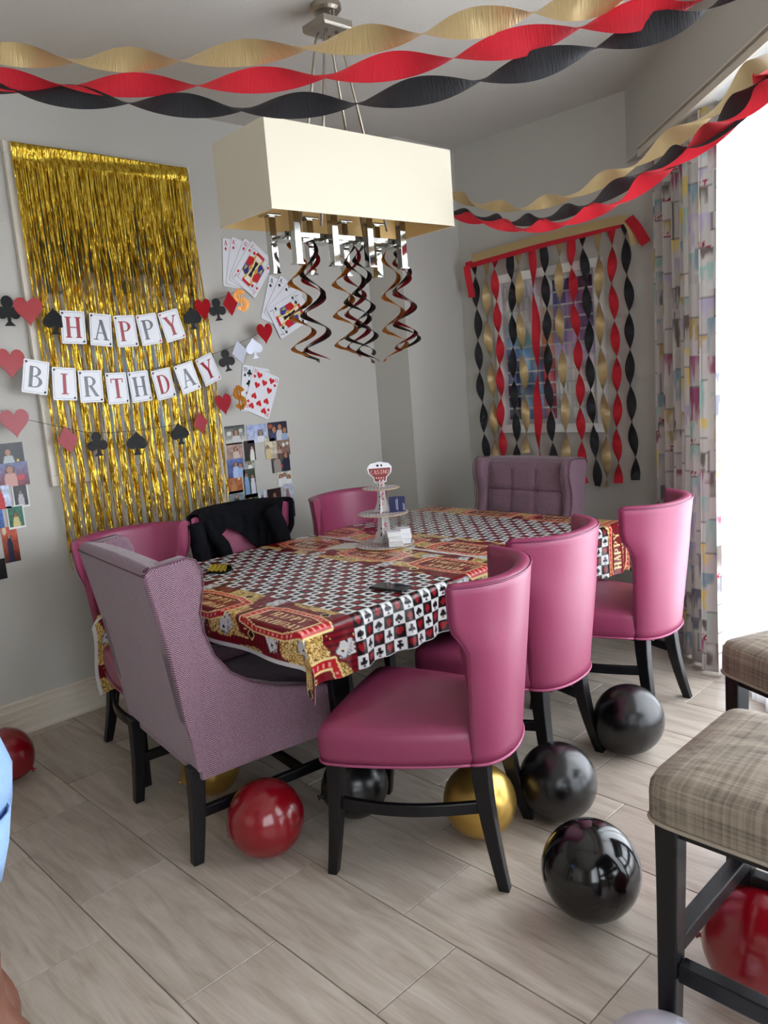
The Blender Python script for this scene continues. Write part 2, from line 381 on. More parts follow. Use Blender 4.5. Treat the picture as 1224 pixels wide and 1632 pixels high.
# bulkhead over the bay: face lies .113 m inside the window wall
bo = .113
struct(MB().box(-bo * 1.0, SL + .2, -bo, .14, 2.605, ZC, M=MBay).build('trim_1', M_wall))
tr2 = struct(MB().box(.12, SL, -bo - .012, -bo + .006, 2.575, 2.607, M=MBay).build('trim_2', M_trim))
MB().box(.12, SL, -bo + .012, -.02, 2.585, 2.604, M=MBay).build('curtain_track', M_white, tr2)
MB().box(.12, SL, -bo - .016, -bo, 2.62, 2.628, M=MBay).build('moulding', M_trim, tr2)
wf = struct(MB().box(W0, W0 + .05, .02, .09, 0, WZ, M=MBay).box(W1 - .05, W1, .02, .09, 0, WZ, M=MBay).box(W0, W1, .02, .09, WZ - .06, WZ, M=MBay).box(W0, W1, .02, .09, 0, .06, M=MBay).build('window_1', M_white))
for sx in (1.32, 2.2, 3.05): MB().box(sx - .03, sx + .03, .03, .08, .06, WZ - .06, M=MBay).build('mullion', M_white, wf)
glass = bpy.data.materials.new('window_glass'); glass.use_nodes = True
_n = glass.node_tree.nodes; _l = glass.node_tree.links; _t = _n.new('ShaderNodeBsdfTransparent'); _g = _n.new('ShaderNodeBsdfGlossy'); _g.inputs['Roughness'].default_value = .02
_m = _n.new('ShaderNodeMixShader'); _m.inputs[0].default_value = .06; _l.new(_t.outputs[0], _m.inputs[1]); _l.new(_g.outputs[0], _m.inputs[2]); _l.new(_m.outputs[0], _n['Material Output'].inputs[0])
for a, b_ in ((W0 + .05, 1.29), (1.35, 2.17), (2.23, 3.02), (3.08, W1 - .05)): MB().box(a, b_, .052, .056, .06, WZ - .06, M=MBay).build('pane', glass, wf)
w2 = struct(MB().box(XR + .02, XR + .09, -2.3, -2.24, .5, 2.4).box(XR + .02, XR + .09, -.16, -.1, .5, 2.4).box(XR + .02, XR + .09, -2.24, -.16, 2.34, 2.4).box(XR + .02, XR + .09, -2.24, -.16, .5, .56).box(XR + .02, XR + .09, -1.23, -1.17, .56, 2.34).build('fill_window', M_white))  # unseen side window, added to let fill light into the room
MB().box(XR + .05, XR + .055, -2.24, -.16, .56, 2.34).build('pane', glass, w2)
# baseboards with four reeds
def baseboard(name, M, L):
    prof = [(0, 0), (.034, 0), (.034, .012), (.026, .022)]
    d = .026
    for z in (.050, .084, .118): prof += [(d - .004, z), (d + .004, z + .002), (d + .002, z + .005), (d - .006, z + .009)]; d -= .004
    prof += [(d, .150), (d + .005, .154), (d + .003, .158), (d - .004, .163), (0, .163)]
    mb = MB(); mb.loft([[M @ Vector((0, d, z)) for d, z in prof], [M @ Vector((L, d, z)) for d, z in prof]]); return struct(mb.build(name, M_trim))
baseboard('baseboard_left', frame_of((XL, YC, 0), (0, -1, 0), (1, 0, 0)), YC - YF)
baseboard('baseboard_corner', frame_of((XC, YB, 0), (0, -1, 0), (1, 0, 0)), YB - YC + .02)
baseboard('baseboard_niche', frame_of((XL, YC, 0), (1, 0, 0), (0, -1, 0)), XC - XL)
baseboard('baseboard_back', Matrix(((1, 0, 0, XC), (0, -1, 0, YB), (0, 0, 1, 0), (0, 0, 0, 1))), BX - XC)
baseboard('baseboard_bay', Matrix(((q2, -q2, 0, BX), (-q2, -q2, 0, BY), (0, 0, 1, 0), (0, 0, 0, 1))), W0)

# ================================================================== MAGENTA BARREL CHAIR
def leg_mesh(name, top, foot, wt, wf_, bow, parent, n=6):
    """square tapered leg bending outward near the foot"""
    mb = MB(); rings = []
    for i in range(n + 1):
        t = i / n; b = bow * math.sin(PI * t) * -1
        x = top[0] + (foot[0] - top[0]) * t ** 1.6 + b * 0; y = top[1] + (foot[1] - top[1]) * t ** 1.6; z = top[2] * (1 - t)
        hw = (wt + (wf_ - wt) * t) / 2
        rings.append([(x - hw, y - hw, z), (x + hw, y - hw, z), (x + hw, y + hw, z), (x - hw, y + hw, z)])
    mb.loft(rings[::-1]); return mb.build(name, M_black_wood, parent, bevel=.004)
def rounded(w_f, w_b, y_f, y_b, n=40, p=5.0):
    """superellipse plan outline, x forward, y sideways; narrower at the back"""
    P = []; cx = (y_f + y_b) / 2; hx = (y_f - y_b) / 2
    for k in range(n):
        a = 2 * PI * k / n; c, s = math.cos(a), math.sin(a)
        X = math.copysign(abs(c) ** (2 / p), c); Y = math.copysign(abs(s) ** (2 / p), s)
        P.append((cx + hx * X, Y * (w_b + (w_f - w_b) * (X + 1) / 2) / 2))
    return P
def seat_outline():
    R = .045; P = []
    for cx_, cy_, a0, r in ((.525 - R, .28 - R, 0, R),): 
        for k in range(7): a = math.radians(90 * k / 6); P.append((cx_ + r * math.cos(a), cy_ + r * math.sin(a)))
    for x_, y_ in ((.42, .279), (.33, .268), (.24, .252), (.15, .230), (.09, .212), (.055, .199), (.03, .18), (-.0, .14), (-.02, .07)): P.append((x_, y_))
    front = [(.532, .0), (.531, .12)]
    H_ = [front[1]] + P
    return [front[0]] + H_ + [(-.025, 0)] + [(x_, -y_) for x_, y_ in H_[::-1]]
def seat_obj(parent, m, wf_, wb, xf, xb, z0, z1, crown, name='seat', p=5.0, O=None):
    mb = MB(); O = O or rounded(wf_, wb, xf, xb, p=p, n=56); cx = (xf + xb) / 2
    def ring(sc, z): return [(cx + (x - cx) * sc, y * sc, z) for x, y in O]
    R = [ring(.93, z0), ring(.985, z0 + .008), ring(1.0, z0 + .03), ring(1.0, z1 - .03), ring(.985, z1 - .012), ring(.955, z1)]
    for k in range(1, 6):
        s = 1 - k / 6; R.append(ring(.955 * s, z1 + crown * (1 - s * s)))
    mb.loft(R); return mb.build(name, m, parent, smooth=True)
def barrel_back(parent):
    NA, NT = 28, 16
    def front_x(z):  # forward edge of the wing at height z
        t = min(max((z - .73) / .11, 0), 1); t = t * t * (3 - 2 * t); return .054 - .014 * min(1, max(0, (z - .385) / .35)) + .032 * t
    def pt(a, z, off):
        # a in [-1,1] around, off = thickness offset inward
        tz = (z - .385) / (.95 - .385)
        rear = -.055 - .055 * tz; fx = front_x(z); s = abs(a)
        tt_ = min(max((z - .73) / .11, 0), 1); wv = .192 + .053 * tz + .030 * tt_ * tt_ * (3 - 2 * tt_) * s ** 5 - off
        # elliptical arc then straight to the wing edge
        ph = a * PI / 2; y = wv * math.copysign(abs(math.sin(ph)) ** .92, math.sin(ph))
        x = fx - (fx - rear - off) * (abs(math.cos(ph)) ** .95)
        return (x, y, z)
    zs = [.385 + (.955 - .385) * k / NT for k in range(NT + 1)]
    mb = MB(); outer = []; inner = []
    as_ = [-1 + 2 * k / NA for k in range(NA + 1)]
    th = .05
    def topz(a, z): return z
    rings = []
    for a in as_:
        prof = []
        for z in zs[:-1]: prof.append(pt(a, z, 0))
        for k in range(5):
            g = PI * k / 4; zz = .938 + .017 * math.sin(g); prof.append(pt(a, zz, th * (1 - math.cos(g)) / 2))
        for z in reversed(zs[:-1]): prof.append(pt(a, z, th))
        rings.append(prof)
    mb.loft(rings, caps=(True, True)); bk = mb.build('backrest', M_leather, parent, smooth=True)
    bk.data.polygons[-1].use_smooth = False; bk.data.polygons[-2].use_smooth = False
    # piping round the outer top edge, down both wing edges and round the foot of the shell
    path = [pt(-1, z, .004) for z in zs[:-1]] + [pt(a, .945, .004) for a in as_] + [pt(1, z, .004) for z in reversed(zs[:-1])]
    path = [(x + (.002 if abs(y) > .25 else -.003), y * 1.006, z) for x, y, z in path]
    MB().tube(path, .0035, 6).build('piping', mat('dark_piping', rgb(110, 30, 70), .4), bk, smooth=True)
    low = [pt(a, .388, -.003) for a in as_]
    O = rounded(.55, .49, .52, -.03)
    MB().tube(low, .005, 6).build('welt', M_piping, bk, smooth=True)
    return pt
def seat_curve_pts(): return rounded(.555, .52, .515, -.02)
def make_barrel_chair(label):
    t = thing('dining_chair', label, 'chair', group='magenta dining chairs round the table')
    seat_obj(t, M_leather, .56, .51, .525, -.04, .385, .495, .025, O=seat_outline())
    pt = barrel_back(t)
    so_ = seat_outline(); so_ = [q for q in so_ if q[0] > .045]; i0 = next(i for i in range(len(so_)) if so_[i][1] < 0); so_ = so_[i0:] + so_[:i0]
    MB().tube([(x * .995, y * .995, .388) for x, y in so_], .0045, 6).build('seat_welt', M_piping, t, smooth=True)
    MB().loft([[(-.0, -.13, .365), (.47, -.225, .365), (.47, .225, .365), (-.0, .13, .365)], [(-.0, -.13, .392), (.47, -.225, .392), (.47, .225, .392), (-.0, .13, .392)]]).build('seat_frame', M_black_wood, t)
    for s in (-1, 1):
        leg_mesh('leg', (.475, s * .235, .39), (.51, s * .248, 0), .05, .032, 0, t)
        leg_mesh('leg', (.035, s * .155, .39), (-.03, s * .2, 0), .055, .034, 0, t)
        path = [(.475 + (.04 - .475) * k / 10, s * (.235 - .07 * k / 10 + .035 * math.sin(PI * k / 10)), .24 - .0 * k) for k in range(11)]
        rings = [[(x, y - .010, z - .019), (x, y + .010, z - .019), (x, y + .010, z + .019), (x, y - .010, z + .019)] for x, y, z in path]
        mb = MB(); mb.loft(rings); mb.build('stretcher', M_black_wood, t, bevel=.003)
    return t
cA = make_barrel_chair('magenta leather dining chair in front, gold balloon behind its legs')
cA.location = (.855, 1.055, 0); cA.rotation_euler = (0, 0, math.radians(205))
dup(cA, 'magenta leather dining chair second along the right side, behind the nearest one', (.736, 1.615, 0), math.radians(186.4))
dup(cA, 'magenta leather dining chair standing nearest the patterned curtain', (.781, 2.300, 0), math.radians(186))
dup(cA, 'magenta leather dining chair between the near wing chair and the gold foil fringe', (-1.014, .797, 0), math.radians(-4.5))
cE = dup(cA, 'magenta leather dining chair with a black jacket over its back', (-1.005, 1.368, 0), math.radians(-4))
dup(cA, 'magenta leather dining chair beside the wall corner, behind the cupcake stand', (-.836, 1.939, 0), math.radians(2.8))

# ================================================================== WING CHAIRS
def tweed_mat():
    m = bpy.data.materials.new('mauve_herringbone_tweed'); m.use_nodes = True; nt = m.node_tree; N = nt.nodes; L = nt.links; b = N['Principled BSDF']
    tc = N.new('ShaderNodeTexCoord'); sx = N.new('ShaderNodeSeparateXYZ'); L.new(tc.outputs['Object'], sx.inputs[0])
    def mth(op, a, b2=None, v=None):
        n = N.new('ShaderNodeMath'); n.operation = op
        if hasattr(a, 'is_output') or hasattr(a, 'links'): L.new(a, n.inputs[0])
        else: n.inputs[0].default_value = a
        if b2 is not None:
            if hasattr(b2, 'links'): L.new(b2, n.inputs[1])
            else: n.inputs[1].default_value = b2
        return n.outputs[0]
    xy = mth('ADD', sx.outputs['X'], sx.outputs['Y'])
    zig = mth('PINGPONG', xy, .045)
    v = mth('MULTIPLY', mth('ADD', mth('MULTIPLY', zig, .8), sx.outputs['Z']), 880.0)
    st = mth('SINE', v)
    nz = N.new('ShaderNodeTexNoise'); nz.inputs['Scale'].default_value = 420; nz.inputs['Detail'].default_value = 3; L.new(tc.outputs['Object'], nz.inputs['Vector'])
    f = mth('ADD', mth('MULTIPLY', st, .34), nz.outputs['Fac'])
    r = N.new('ShaderNodeValToRGB'); e = r.color_ramp.elements; e[0].position = .3; e[0].color = (*rgb(76, 42, 58), 1); e[1].position = .9; e[1].color = (*rgb(166, 134, 150), 1)
    L.new(f, r.inputs[0]); L.new(r.outputs[0], b.inputs['Base Color']); b.inputs['Roughness'].default_value = .8; b.inputs['Sheen Weight'].default_value = .25
    bp = N.new('ShaderNodeBump'); bp.inputs['Strength'].default_value = .25; bp.inputs['Distance'].default_value = .002; L.new(f, bp.inputs['Height']); L.new(bp.outputs[0], b.inputs['Normal'])
    return m
M_tweed = tweed_mat()
M_seam = mat('mauve_seam_cord', rgb(92, 58, 74), .7)
def make_wing_chair(label):
    t = thing('wing_chair', label, 'chair', group='mauve wing chairs at the table ends')
    H = .325
    # back panel: slab leaning back, rounded top
    prof = [(.02, .33), (-.005, .50), (-.035, .74), (-.082, .995), (-.078, 1.015), (-.06, 1.027), (0.0, 1.018), (.03, 1.0), (.045, .97), (.07, .74), (.10, .5), (.12, .33)]
    mb = MB(); ys = [-H, -H + .01, -.15, 0, .15, H - .01, H]
    rings = []
    for y in ys:
        k = 0.0 if abs(y) < H - .005 else .006
        rings.append([(x + (k if x < .02 else -k), y, z + (.006 * math.cos(y / H * PI / 2) if z > .9 else 0)) for x, z in prof])
    mb.loft(rings); b = mb.build('backrest', M_tweed, t, smooth=False, bevel=.006)
    # tufted inner cushion
    nu, nv = 33, 33; P = np.zeros((nu, nv, 3))
    for i in range(nu):
        for j in range(nv):
            u = i / (nu - 1); v = j / (nv - 1); y = (u - .5) * 2 * (H - .075); z = .50 + v * .49
            edge = min(u, 1 - u, v + .2, 1 - v) ; d = .02 * (1 - math.exp(-edge * 18))
            for uu in (1 / 3, 2 / 3): d -= .010 * math.exp(-((u - uu) / .02) ** 2)
            for vv in (.36, .72): d -= .010 * math.exp(-((v - vv) / .02) ** 2)
            x = .105 - (z - .5) * .13 + d + .0; P[i, j] = (x, y, z)
    grid_obj('tufted_cushion', P, None, M_tweed, t)
    for (p0, p1) in (((-.085, .52), (-.085, .97)), ((.085, .52), (.085, .97)), ((-.24, .675), (.24, .675)), ((-.24, .852), (.24, .852))):
        pp = []
        for k in range(9):
            y_ = p0[0] + (p1[0] - p0[0]) * k / 8; z_ = p0[1] + (p1[1] - p0[1]) * k / 8; pp.append((.117 - (z_ - .5) * .13, y_, z_))
        MB().tube(pp, .0022, 5).build('tuft_seam', M_seam, t)
    wing = [(.035, .33), (-.005, .50), (-.035, .74), (-.080, 1.0), (-.06, 1.02), (.06, 1.032), (.088, 1.02), (.103, .985), (.106, .94), (.094, .89), (.084, .845), (.09, .78), (.115, .70), (.165, .63), (.24, .575),
            (.34, .53), (.46, .495), (.575, .47), (.60, .455), (.605, .43), (.60, .30), (.59, .295), (.3, .30)]
    for s in (-1, 1):
        mb = MB(); out = s * (H + .002); inn = s * (H - .062)
        R = []
        for y, sc in ((inn, .012), (inn + s * .010, 0), (out - s * .010, 0), (out, .010)):
            cxz = (.15, .6)
            R.append([(x + (sc if x < .0 else -sc) * (1 if z > .5 else .3), y, z - (sc if z > .45 else -sc * .3)) for x, z in wing])
        mb.loft(R if s > 0 else R)
        o = mb.build('wing', M_tweed, t, smooth=False)
        bm = bmesh.new(); bm.from_mesh(o.data); bmesh.ops.recalc_face_normals(bm, faces=bm.faces); bmesh.ops.triangulate(bm, faces=[f for f in bm.faces if len(f.verts) > 4]); bm.to_mesh(o.data); bm.free()
        for p in o.data.polygons: p.use_smooth = len(p.vertices) == 4
        MB().tube([(x, out + s * .001, z) for x, z in wing[3:20]], .003, 5).build('welt', M_seam, o, smooth=True)
    MB().tube([(x - .001, y, z) for x, z in ((-.08, 1.0),) for y in (-H, H)], .003, 5).build('top_welt', M_seam, t, smooth=True)
    seat_obj(t, M_tweed, 2 * H - .13, 2 * H - .14, .60, .06, .335, .46, .02, p=8)
    MB().box(.03, .60, -H + .01, H - .01, .295, .345).build('seat_rail', M_tweed, t, bevel=.004)
    for s in (-1, 1):
        leg_mesh('leg', (.025, s * .272, .335), (-.005, s * .272, 0), .052, .036, 0, t)
        leg_mesh('leg', (.56, s * .272, .30), (.57, s * .275, 0), .05, .034, 0, t)
        MB().box(.0, .57, s * .27 - .012, s * .27 + .012, .15, .185).build('stretcher', M_black_wood, t, bevel=.003)
    MB().box(.41, .435, -.27, .27, .152, .184).build('cross_stretcher', M_black_wood, t, bevel=.003)
    return t
wcA = make_wing_chair('mauve herringbone wing chair in the left foreground, its back turned')
wcA.location = (-.167, .398, 0); wcA.rotation_euler = (0, 0, math.radians(82.6))
dup(wcA, 'mauve tufted wing chair at the far table end, facing the room', (-.325, 2.93, 0), math.radians(-90))

# ================================================================== TABLE AND CLOTHS
TX0, TX1, TY0, TY1, TZ = -.845, .385, .655, 2.655, .755
tb = thing('dining_table', 'long black dining table under two casino-print party cloths', 'table', ((TX0 + TX1) / 2, (TY0 + TY1) / 2, 0))
hx, hy = (TX1 - TX0) / 2, (TY1 - TY0) / 2
MB().box(-hx, hx, -hy, hy, TZ - .045, TZ).build('tabletop', M_black_wood, tb, bevel=.006)
MB().box(-hx + .12, hx - .12, -hy + .2, hy - .2, TZ - .12, TZ - .045).build('apron', M_black_wood, tb)
for sx in (-1, 1):
    for sy in (-1, 1):
        x, y = sx * (hx - .17), sy * (hy - .26)
        MB().loft([[(x - .03, y - .03, 0), (x + .03, y - .03, 0), (x + .03, y + .03, 0), (x - .03, y + .03, 0)], [(x - .045, y - .045, TZ - .05), (x + .045, y - .045, TZ - .05), (x + .045, y + .045, TZ - .05), (x - .045, y + .045, TZ - .05)]]).build('leg', M_black_wood, tb, bevel=.004)

def cloth_print(U, V, Wv, c0, c1, seed):
    """U along the length, V across; border print outside [c0,c1], suit checker inside"""
    C = np.empty(U.shape + (3,)); red = np.array(rgb(128, 14, 28)); dred = np.array(rgb(70, 8, 18)); gold = np.array(rgb(196, 158, 84)); dgold = np.array(rgb(110, 76, 30))
    white = np.array(rgb(226, 226, 226)); black = np.array(rgb(14, 13, 15)); mred = np.array(rgb(146, 22, 34)); bright = np.array(rgb(186, 24, 34)); cream = np.array(rgb(238, 214, 150)); pink = np.array(rgb(232, 150, 140))
    C[:] = red
    for side in (0, 1):
        if side == 0: m = V < c0; u = U + 0.0; v = V
        else: m = V > c1; u = -U; v = Wv - V
        if not m.any(): continue
        u = u[m]; v = v[m]; c = np.empty(u.shape + (3,))
        fold = .5 + .5 * np.sin(u * 2 * PI / .022 + 2 * np.sin(u * 9) + 6 * vnoise(u, v, .2, 3)); c[:] = dred + (red - dred)[None] * fold[:, None] ** .8
        P = .44; k = np.floor(u / P); uu = u - (k + .5) * P
        # glitter patches
        gn = vnoise(u + 5, v, .085, 11 + seed); gl = (gn > .56) | ((np.abs(uu) > .13) & (v > .05) & (v < .20) & (gn > .35))
        sp = rng.random(u.shape); gc = np.where((sp > .78)[:, None], cream, np.where((sp < .3)[:, None], dgold, gold)); c[gl] = gc[gl]
        # card fans
        for fx, fy, fa in ((-.185, .27, .5), (.17, .07, -.6), (.02, .055, .1)):
            for q in range(4):
                a = fa + (q - 1.5) * .28; X = uu - fx; Y = v - fy; xr = X * math.cos(a) + Y * math.sin(a); yr = -X * math.sin(a) + Y * math.cos(a) - .02
                c[(np.abs(xr) < .0245) & (np.abs(yr) < .0365)] = rgb(96, 88, 90); cd_ = (np.abs(xr) < .022) & (np.abs(yr) < .034); c[cd_] = white * (.9 - .04 * q)
                for py_ in (-.018, .018):
                    pm = inpoly((xr) / .016, (yr - py_) / .016, SUIT['spade' if q % 2 else 'heart']); c[pm & cd_] = black if q % 2 else bright
        for fx, fy in ((-.11, .07), (.09, .285)):
            dm = inpoly((uu - fx) / .05, (v - fy) / .035, SUIT['diamond']); dm2 = inpoly((uu - fx) / .062, (v - fy) / .047, SUIT['diamond']); c[dm2] = cream; c[dm] = black
        # marquee sign
        X = uu; Y = v - .175; hw, hh = .165, .085
        ex = np.maximum(np.abs(X) / hw, (np.abs(X) / hw * .42 + np.abs(Y) / hh * .78))
        ex = np.maximum(ex, np.abs(Y) / hh)
        c[ex < 1.08] = cream; c[ex < 1.03] = bright; 
        bulbs = (ex > .875) & (ex < .975) & (np.cos(np.where(np.abs(Y) / hh > np.abs(X) / hw * .9, X, Y) * 2 * PI / .024) > .35); c[bulbs] = pink
        inner = ex < .80; c[inner] = red * .8; c[(ex < .84) & (ex >= .80)] = cream
        t1 = intext(X, Y - .028, 'HAPPY', .042); t2 = intext(X, Y + .026, 'BIRTHDAY', .036)
        c[(t1 | t2) & inner] = cream
        # confetti and scattered chips
        cf = (vnoise(u, v + 3, .012, 31) > .93) & (ex > 1.1) & ~gl; c[cf] = cream
        C[m] = c
    m = (V >= c0) & (V <= c1); cell = (c1 - c0) / 11
    u = U[m] / cell; v = (V[m] - c0) / cell; i = np.floor(u).astype(int); j = np.floor(v).astype(int); fu = u - i - .5; fv = v - j - .5
    wm = (i + j) % 2 == 0; c = np.where(wm[:, None], white, black)
    X = fv / .74; Y = -fu / .74
    ids = (i // 2 + j) % 2
    for nm, sel, colr in (('spade', wm & (ids == 0), black), ('club', wm & (ids == 1), black), ('heart', ~wm & (ids == 0), mred), ('diamond', ~wm & (ids == 1), mred)):
        k = np.where(sel)[0]; pm = inpoly(X[k], Y[k], SUIT[nm]); c[k[pm]] = colr
    C[m] = c
    hem = (V < .014) | (V > Wv - .022); C[hem] = np.array(rgb(206, 204, 204))
    return C
M_cloth = mat('glossy_printed_plastic', attr=True, rough=.3, spec=.5)
def cloth(name, label, y_front, v_front, y_back, v_back_drop, ztop, left, right, corner, c0, c1, seed, res=.0042):
    """fabric v=0 is the hem in front (drop v_front over the near table edge when it reaches it)"""
    Wv = v_front + (y_back - y_front) + v_back_drop; Lu = left + (TX1 - TX0) + right
    nu, nv = int(Lu / res), int(Wv / res); U, V = np.meshgrid(np.linspace(0, Lu, nu), np.linspace(0, Wv, nv), indexing='ij')
    dF = np.maximum(v_front - V, 0); dB = np.maximum(V - (v_front + y_back - y_front), 0); dL = np.maximum(left - U, 0); dR = np.maximum(U - left - (TX1 - TX0), 0)
    if corner:   # the long left end only hangs full length at its front corner
        lim = .20 + (left - .20) * np.clip(1 - (V - v_front) / .05, 0, 1); dLc = np.where(dL > 0, dL * lim / left, 0)
    else: dLc = dL
    x = TX0 + np.clip(U - left, 0, TX1 - TX0); y = y_front + np.clip(V - v_front, 0, y_back - y_front)
    dx = dLc + dR; dy = dF + dB; drop = np.where(dR > 0, np.maximum(dx, dy) + .22 * np.minimum(dx, dy), np.sqrt(dx ** 2 + dy ** 2))
    rnd = .008
    both = np.minimum(dx, dy)
    side = dR - dL
    wav = .012 * np.sin(V * 21 + 1.0) * np.clip(dR / .15, 0, 1) + .007 * np.sin(V * 55) * np.clip(dR / .2, 0, 1)
    x = x + np.where(dR > 0, .012 * (1 - np.exp(-dR / .01)) + .38 * both + .012 * (1 - np.exp(-dR / .01)) + wav, 0) - np.where(dL > 0, .02 * (1 - np.exp(-dL / .01)) + .1 * both, 0)
    wy = .008 * np.sin(U * 17) * np.clip(dF / .1, 0, 1)
    y = y - np.where(dF > 0, .012 * (1 - np.exp(-dF / .01)) + .10 * both * (dR > 0) + 1.0 * both * (dL > 0) + wy, 0) + np.where(dB > 0, .02 * (1 - np.exp(-dB / .01)) + .25 * both, 0)
    z = ztop - np.maximum(drop - rnd * .3 * (drop > 0), 0)
    flat = np.exp(-drop / .01)
    z = z + flat * (.0022 * vnoise(U, V, .09, seed) + .0012 * np.abs(np.sin((U + .3 * V) * 34)) ** 6)
    C = cloth_print(U, V, Wv, c0, c1, seed)
    o = grid_obj(name, np.stack([x, y, z], -1), C, M_cloth)
    return tag(o, label, 'tablecloth')
cloth('tablecloth', 'glossy casino-print tablecloth over the near half of the table', TY0, .125, 1.725, 0, TZ + .009, .46, .19, True, .33, .86, 1)
cloth('tablecloth', 'glossy casino-print tablecloth over the far half of the table', 1.66, 0, TY1, .12, TZ + .004, .18, .245, False, .34, .84, 2)

# ================================================================== BALLOONS
def balloon(label, c, r, m, tilt, az, stretch=1.12, group=None):
    """tilt: lean of the knot axis from straight down; az: its heading"""
    t = thing('balloon', label, 'balloon', c, group=group)
    prof = []
    n = 22
    for k in range(n + 1):
        a = PI * k / n; z = math.cos(a); rr = math.sin(a)
        if z < 0: z = z * stretch; rr = rr * (1 - (.06 + 2.2 * (stretch - 1)) * (-z / stretch) ** 3 * .9)
        prof.append((max(rr * r, .0005), z * r))
    prof = prof[::-1]
    prof[0] = (.006, prof[0][1] - .004)
    M = Matrix.Rotation(az, 4, 'Z') @ Matrix.Rotation(tilt, 4, 'Y')
    mb = MB(); mb.lathe(prof, 40, M=M); mb.build('skin', m, t, smooth=True)
    zb = -r * stretch
    kb = MB(); kb.lathe([(.004, zb - .016), (.010, zb - .014), (.006, zb - .008), (.0045, zb - .002), (.010, zb + .006)], 14, M=M); kb.build('knot', m, t, smooth=True)
    return t
G_ = 'balloons on the tiled floor'
balloon('red balloon on the floor in front of the near wing chair', (.246, .548, .127), .127, M_red_balloon, math.radians(60), math.radians(28), 1.2, group=G_)
balloon('largest black balloon, nearest, on open floor left of the bar stool', (1.218, .956, .137), .137, M_black_gloss, math.radians(95), math.radians(-44), 1.02, group=G_)
balloon('black balloon between the gold one and the far black one, on the floor', (.875, 1.316, .132), .132, M_black_balloon, math.radians(95), math.radians(-44), 1.03, group=G_)
balloon('farthest black balloon, resting against a chair leg', (.831, 1.890, .135), .135, M_black_balloon, math.radians(45), math.radians(42), 1.18, group=G_)
balloon('gold balloon behind the legs of the nearest magenta chair', (.731, 1.071, .122), .122, M_gold_balloon, math.radians(95), math.radians(-44), 1.05, group=G_)
balloon('black balloon under the seat of the nearest magenta chair', (.309, .892, .118), .118, M_black_balloon, math.radians(80), math.radians(60), 1.05, group=G_)
balloon('gold balloon under the near wing chair', (-.255, .65, .111), .111, M_gold_balloon, math.radians(80), math.radians(80), 1.05, group=G_)
balloon('dark red balloon near the left wall behind the person', (-1.054, .161, .112), .112, M_red_balloon, math.radians(58), math.radians(222), 1.1, group=G_)
balloon('bright red balloon under the near bar stool', (1.69, .95, .140), .140, M_red_balloon, math.radians(80), math.radians(10), 1.05, group=G_)
balloon('white balloon at the foot of the near bar stool', (1.668, .462, .126), .126, mat('white_balloon', rgb(196, 196, 208), .2, spec=.6), math.radians(80), math.radians(280), 1.03, group=G_)

# ================================================================== BAR STOOLS
def plaid_mat():
    m = bpy.data.materials.new('taupe_woven_plaid'); m.use_nodes = True; nt = m.node_tree; N = nt.nodes; L = nt.links; b = N['Principled BSDF']
    tc = N.new('ShaderNodeTexCoord')
    def nz(scale, sc):
        mp = N.new('ShaderNodeMapping'); mp.inputs['Scale'].default_value = scale; L.new(tc.outputs['Object'], mp.inputs[0])
        n = N.new('ShaderNodeTexNoise'); n.inputs['Scale'].default_value = sc; n.inputs['Detail'].default_value = 2; L.new(mp.outputs[0], n.inputs['Vector']); return n.outputs['Fac']
    a = nz((.02, 1, 1), 190); c = nz((1, .02, .02), 120); d = nz((.03, 1, 1), 30)
    ad = N.new('ShaderNodeMath'); ad.operation = 'ADD'; L.new(a, ad.inputs[0]); L.new(c, ad.inputs[1])
    ad2 = N.new('ShaderNodeMath'); ad2.operation = 'ADD'; L.new(ad.outputs[0], ad2.inputs[0]); L.new(d, ad2.inputs[1])
    mr = N.new('ShaderNodeMath'); mr.operation = 'MULTIPLY'; mr.inputs[1].default_value = 1 / 3; L.new(ad2.outputs[0], mr.inputs[0])
    r = N.new('ShaderNodeValToRGB'); e = r.color_ramp.elements; e[0].position = .36; e[0].color = (*rgb(86, 74, 63), 1); e[1].position = .64; e[1].color = (*rgb(158, 145, 127), 1)
    L.new(mr.outputs[0], r.inputs[0]); L.new(r.outputs[0], b.inputs['Base Color']); b.inputs['Roughness'].default_value = .7
    bp = N.new('ShaderNodeBump'); bp.inputs['Strength'].default_value = .3; bp.inputs['Distance'].default_value = .002; L.new(ad.outputs[0], bp.inputs['Height']); L.new(bp.outputs[0], b.inputs['Normal'])
    return m
M_plaid = plaid_mat()
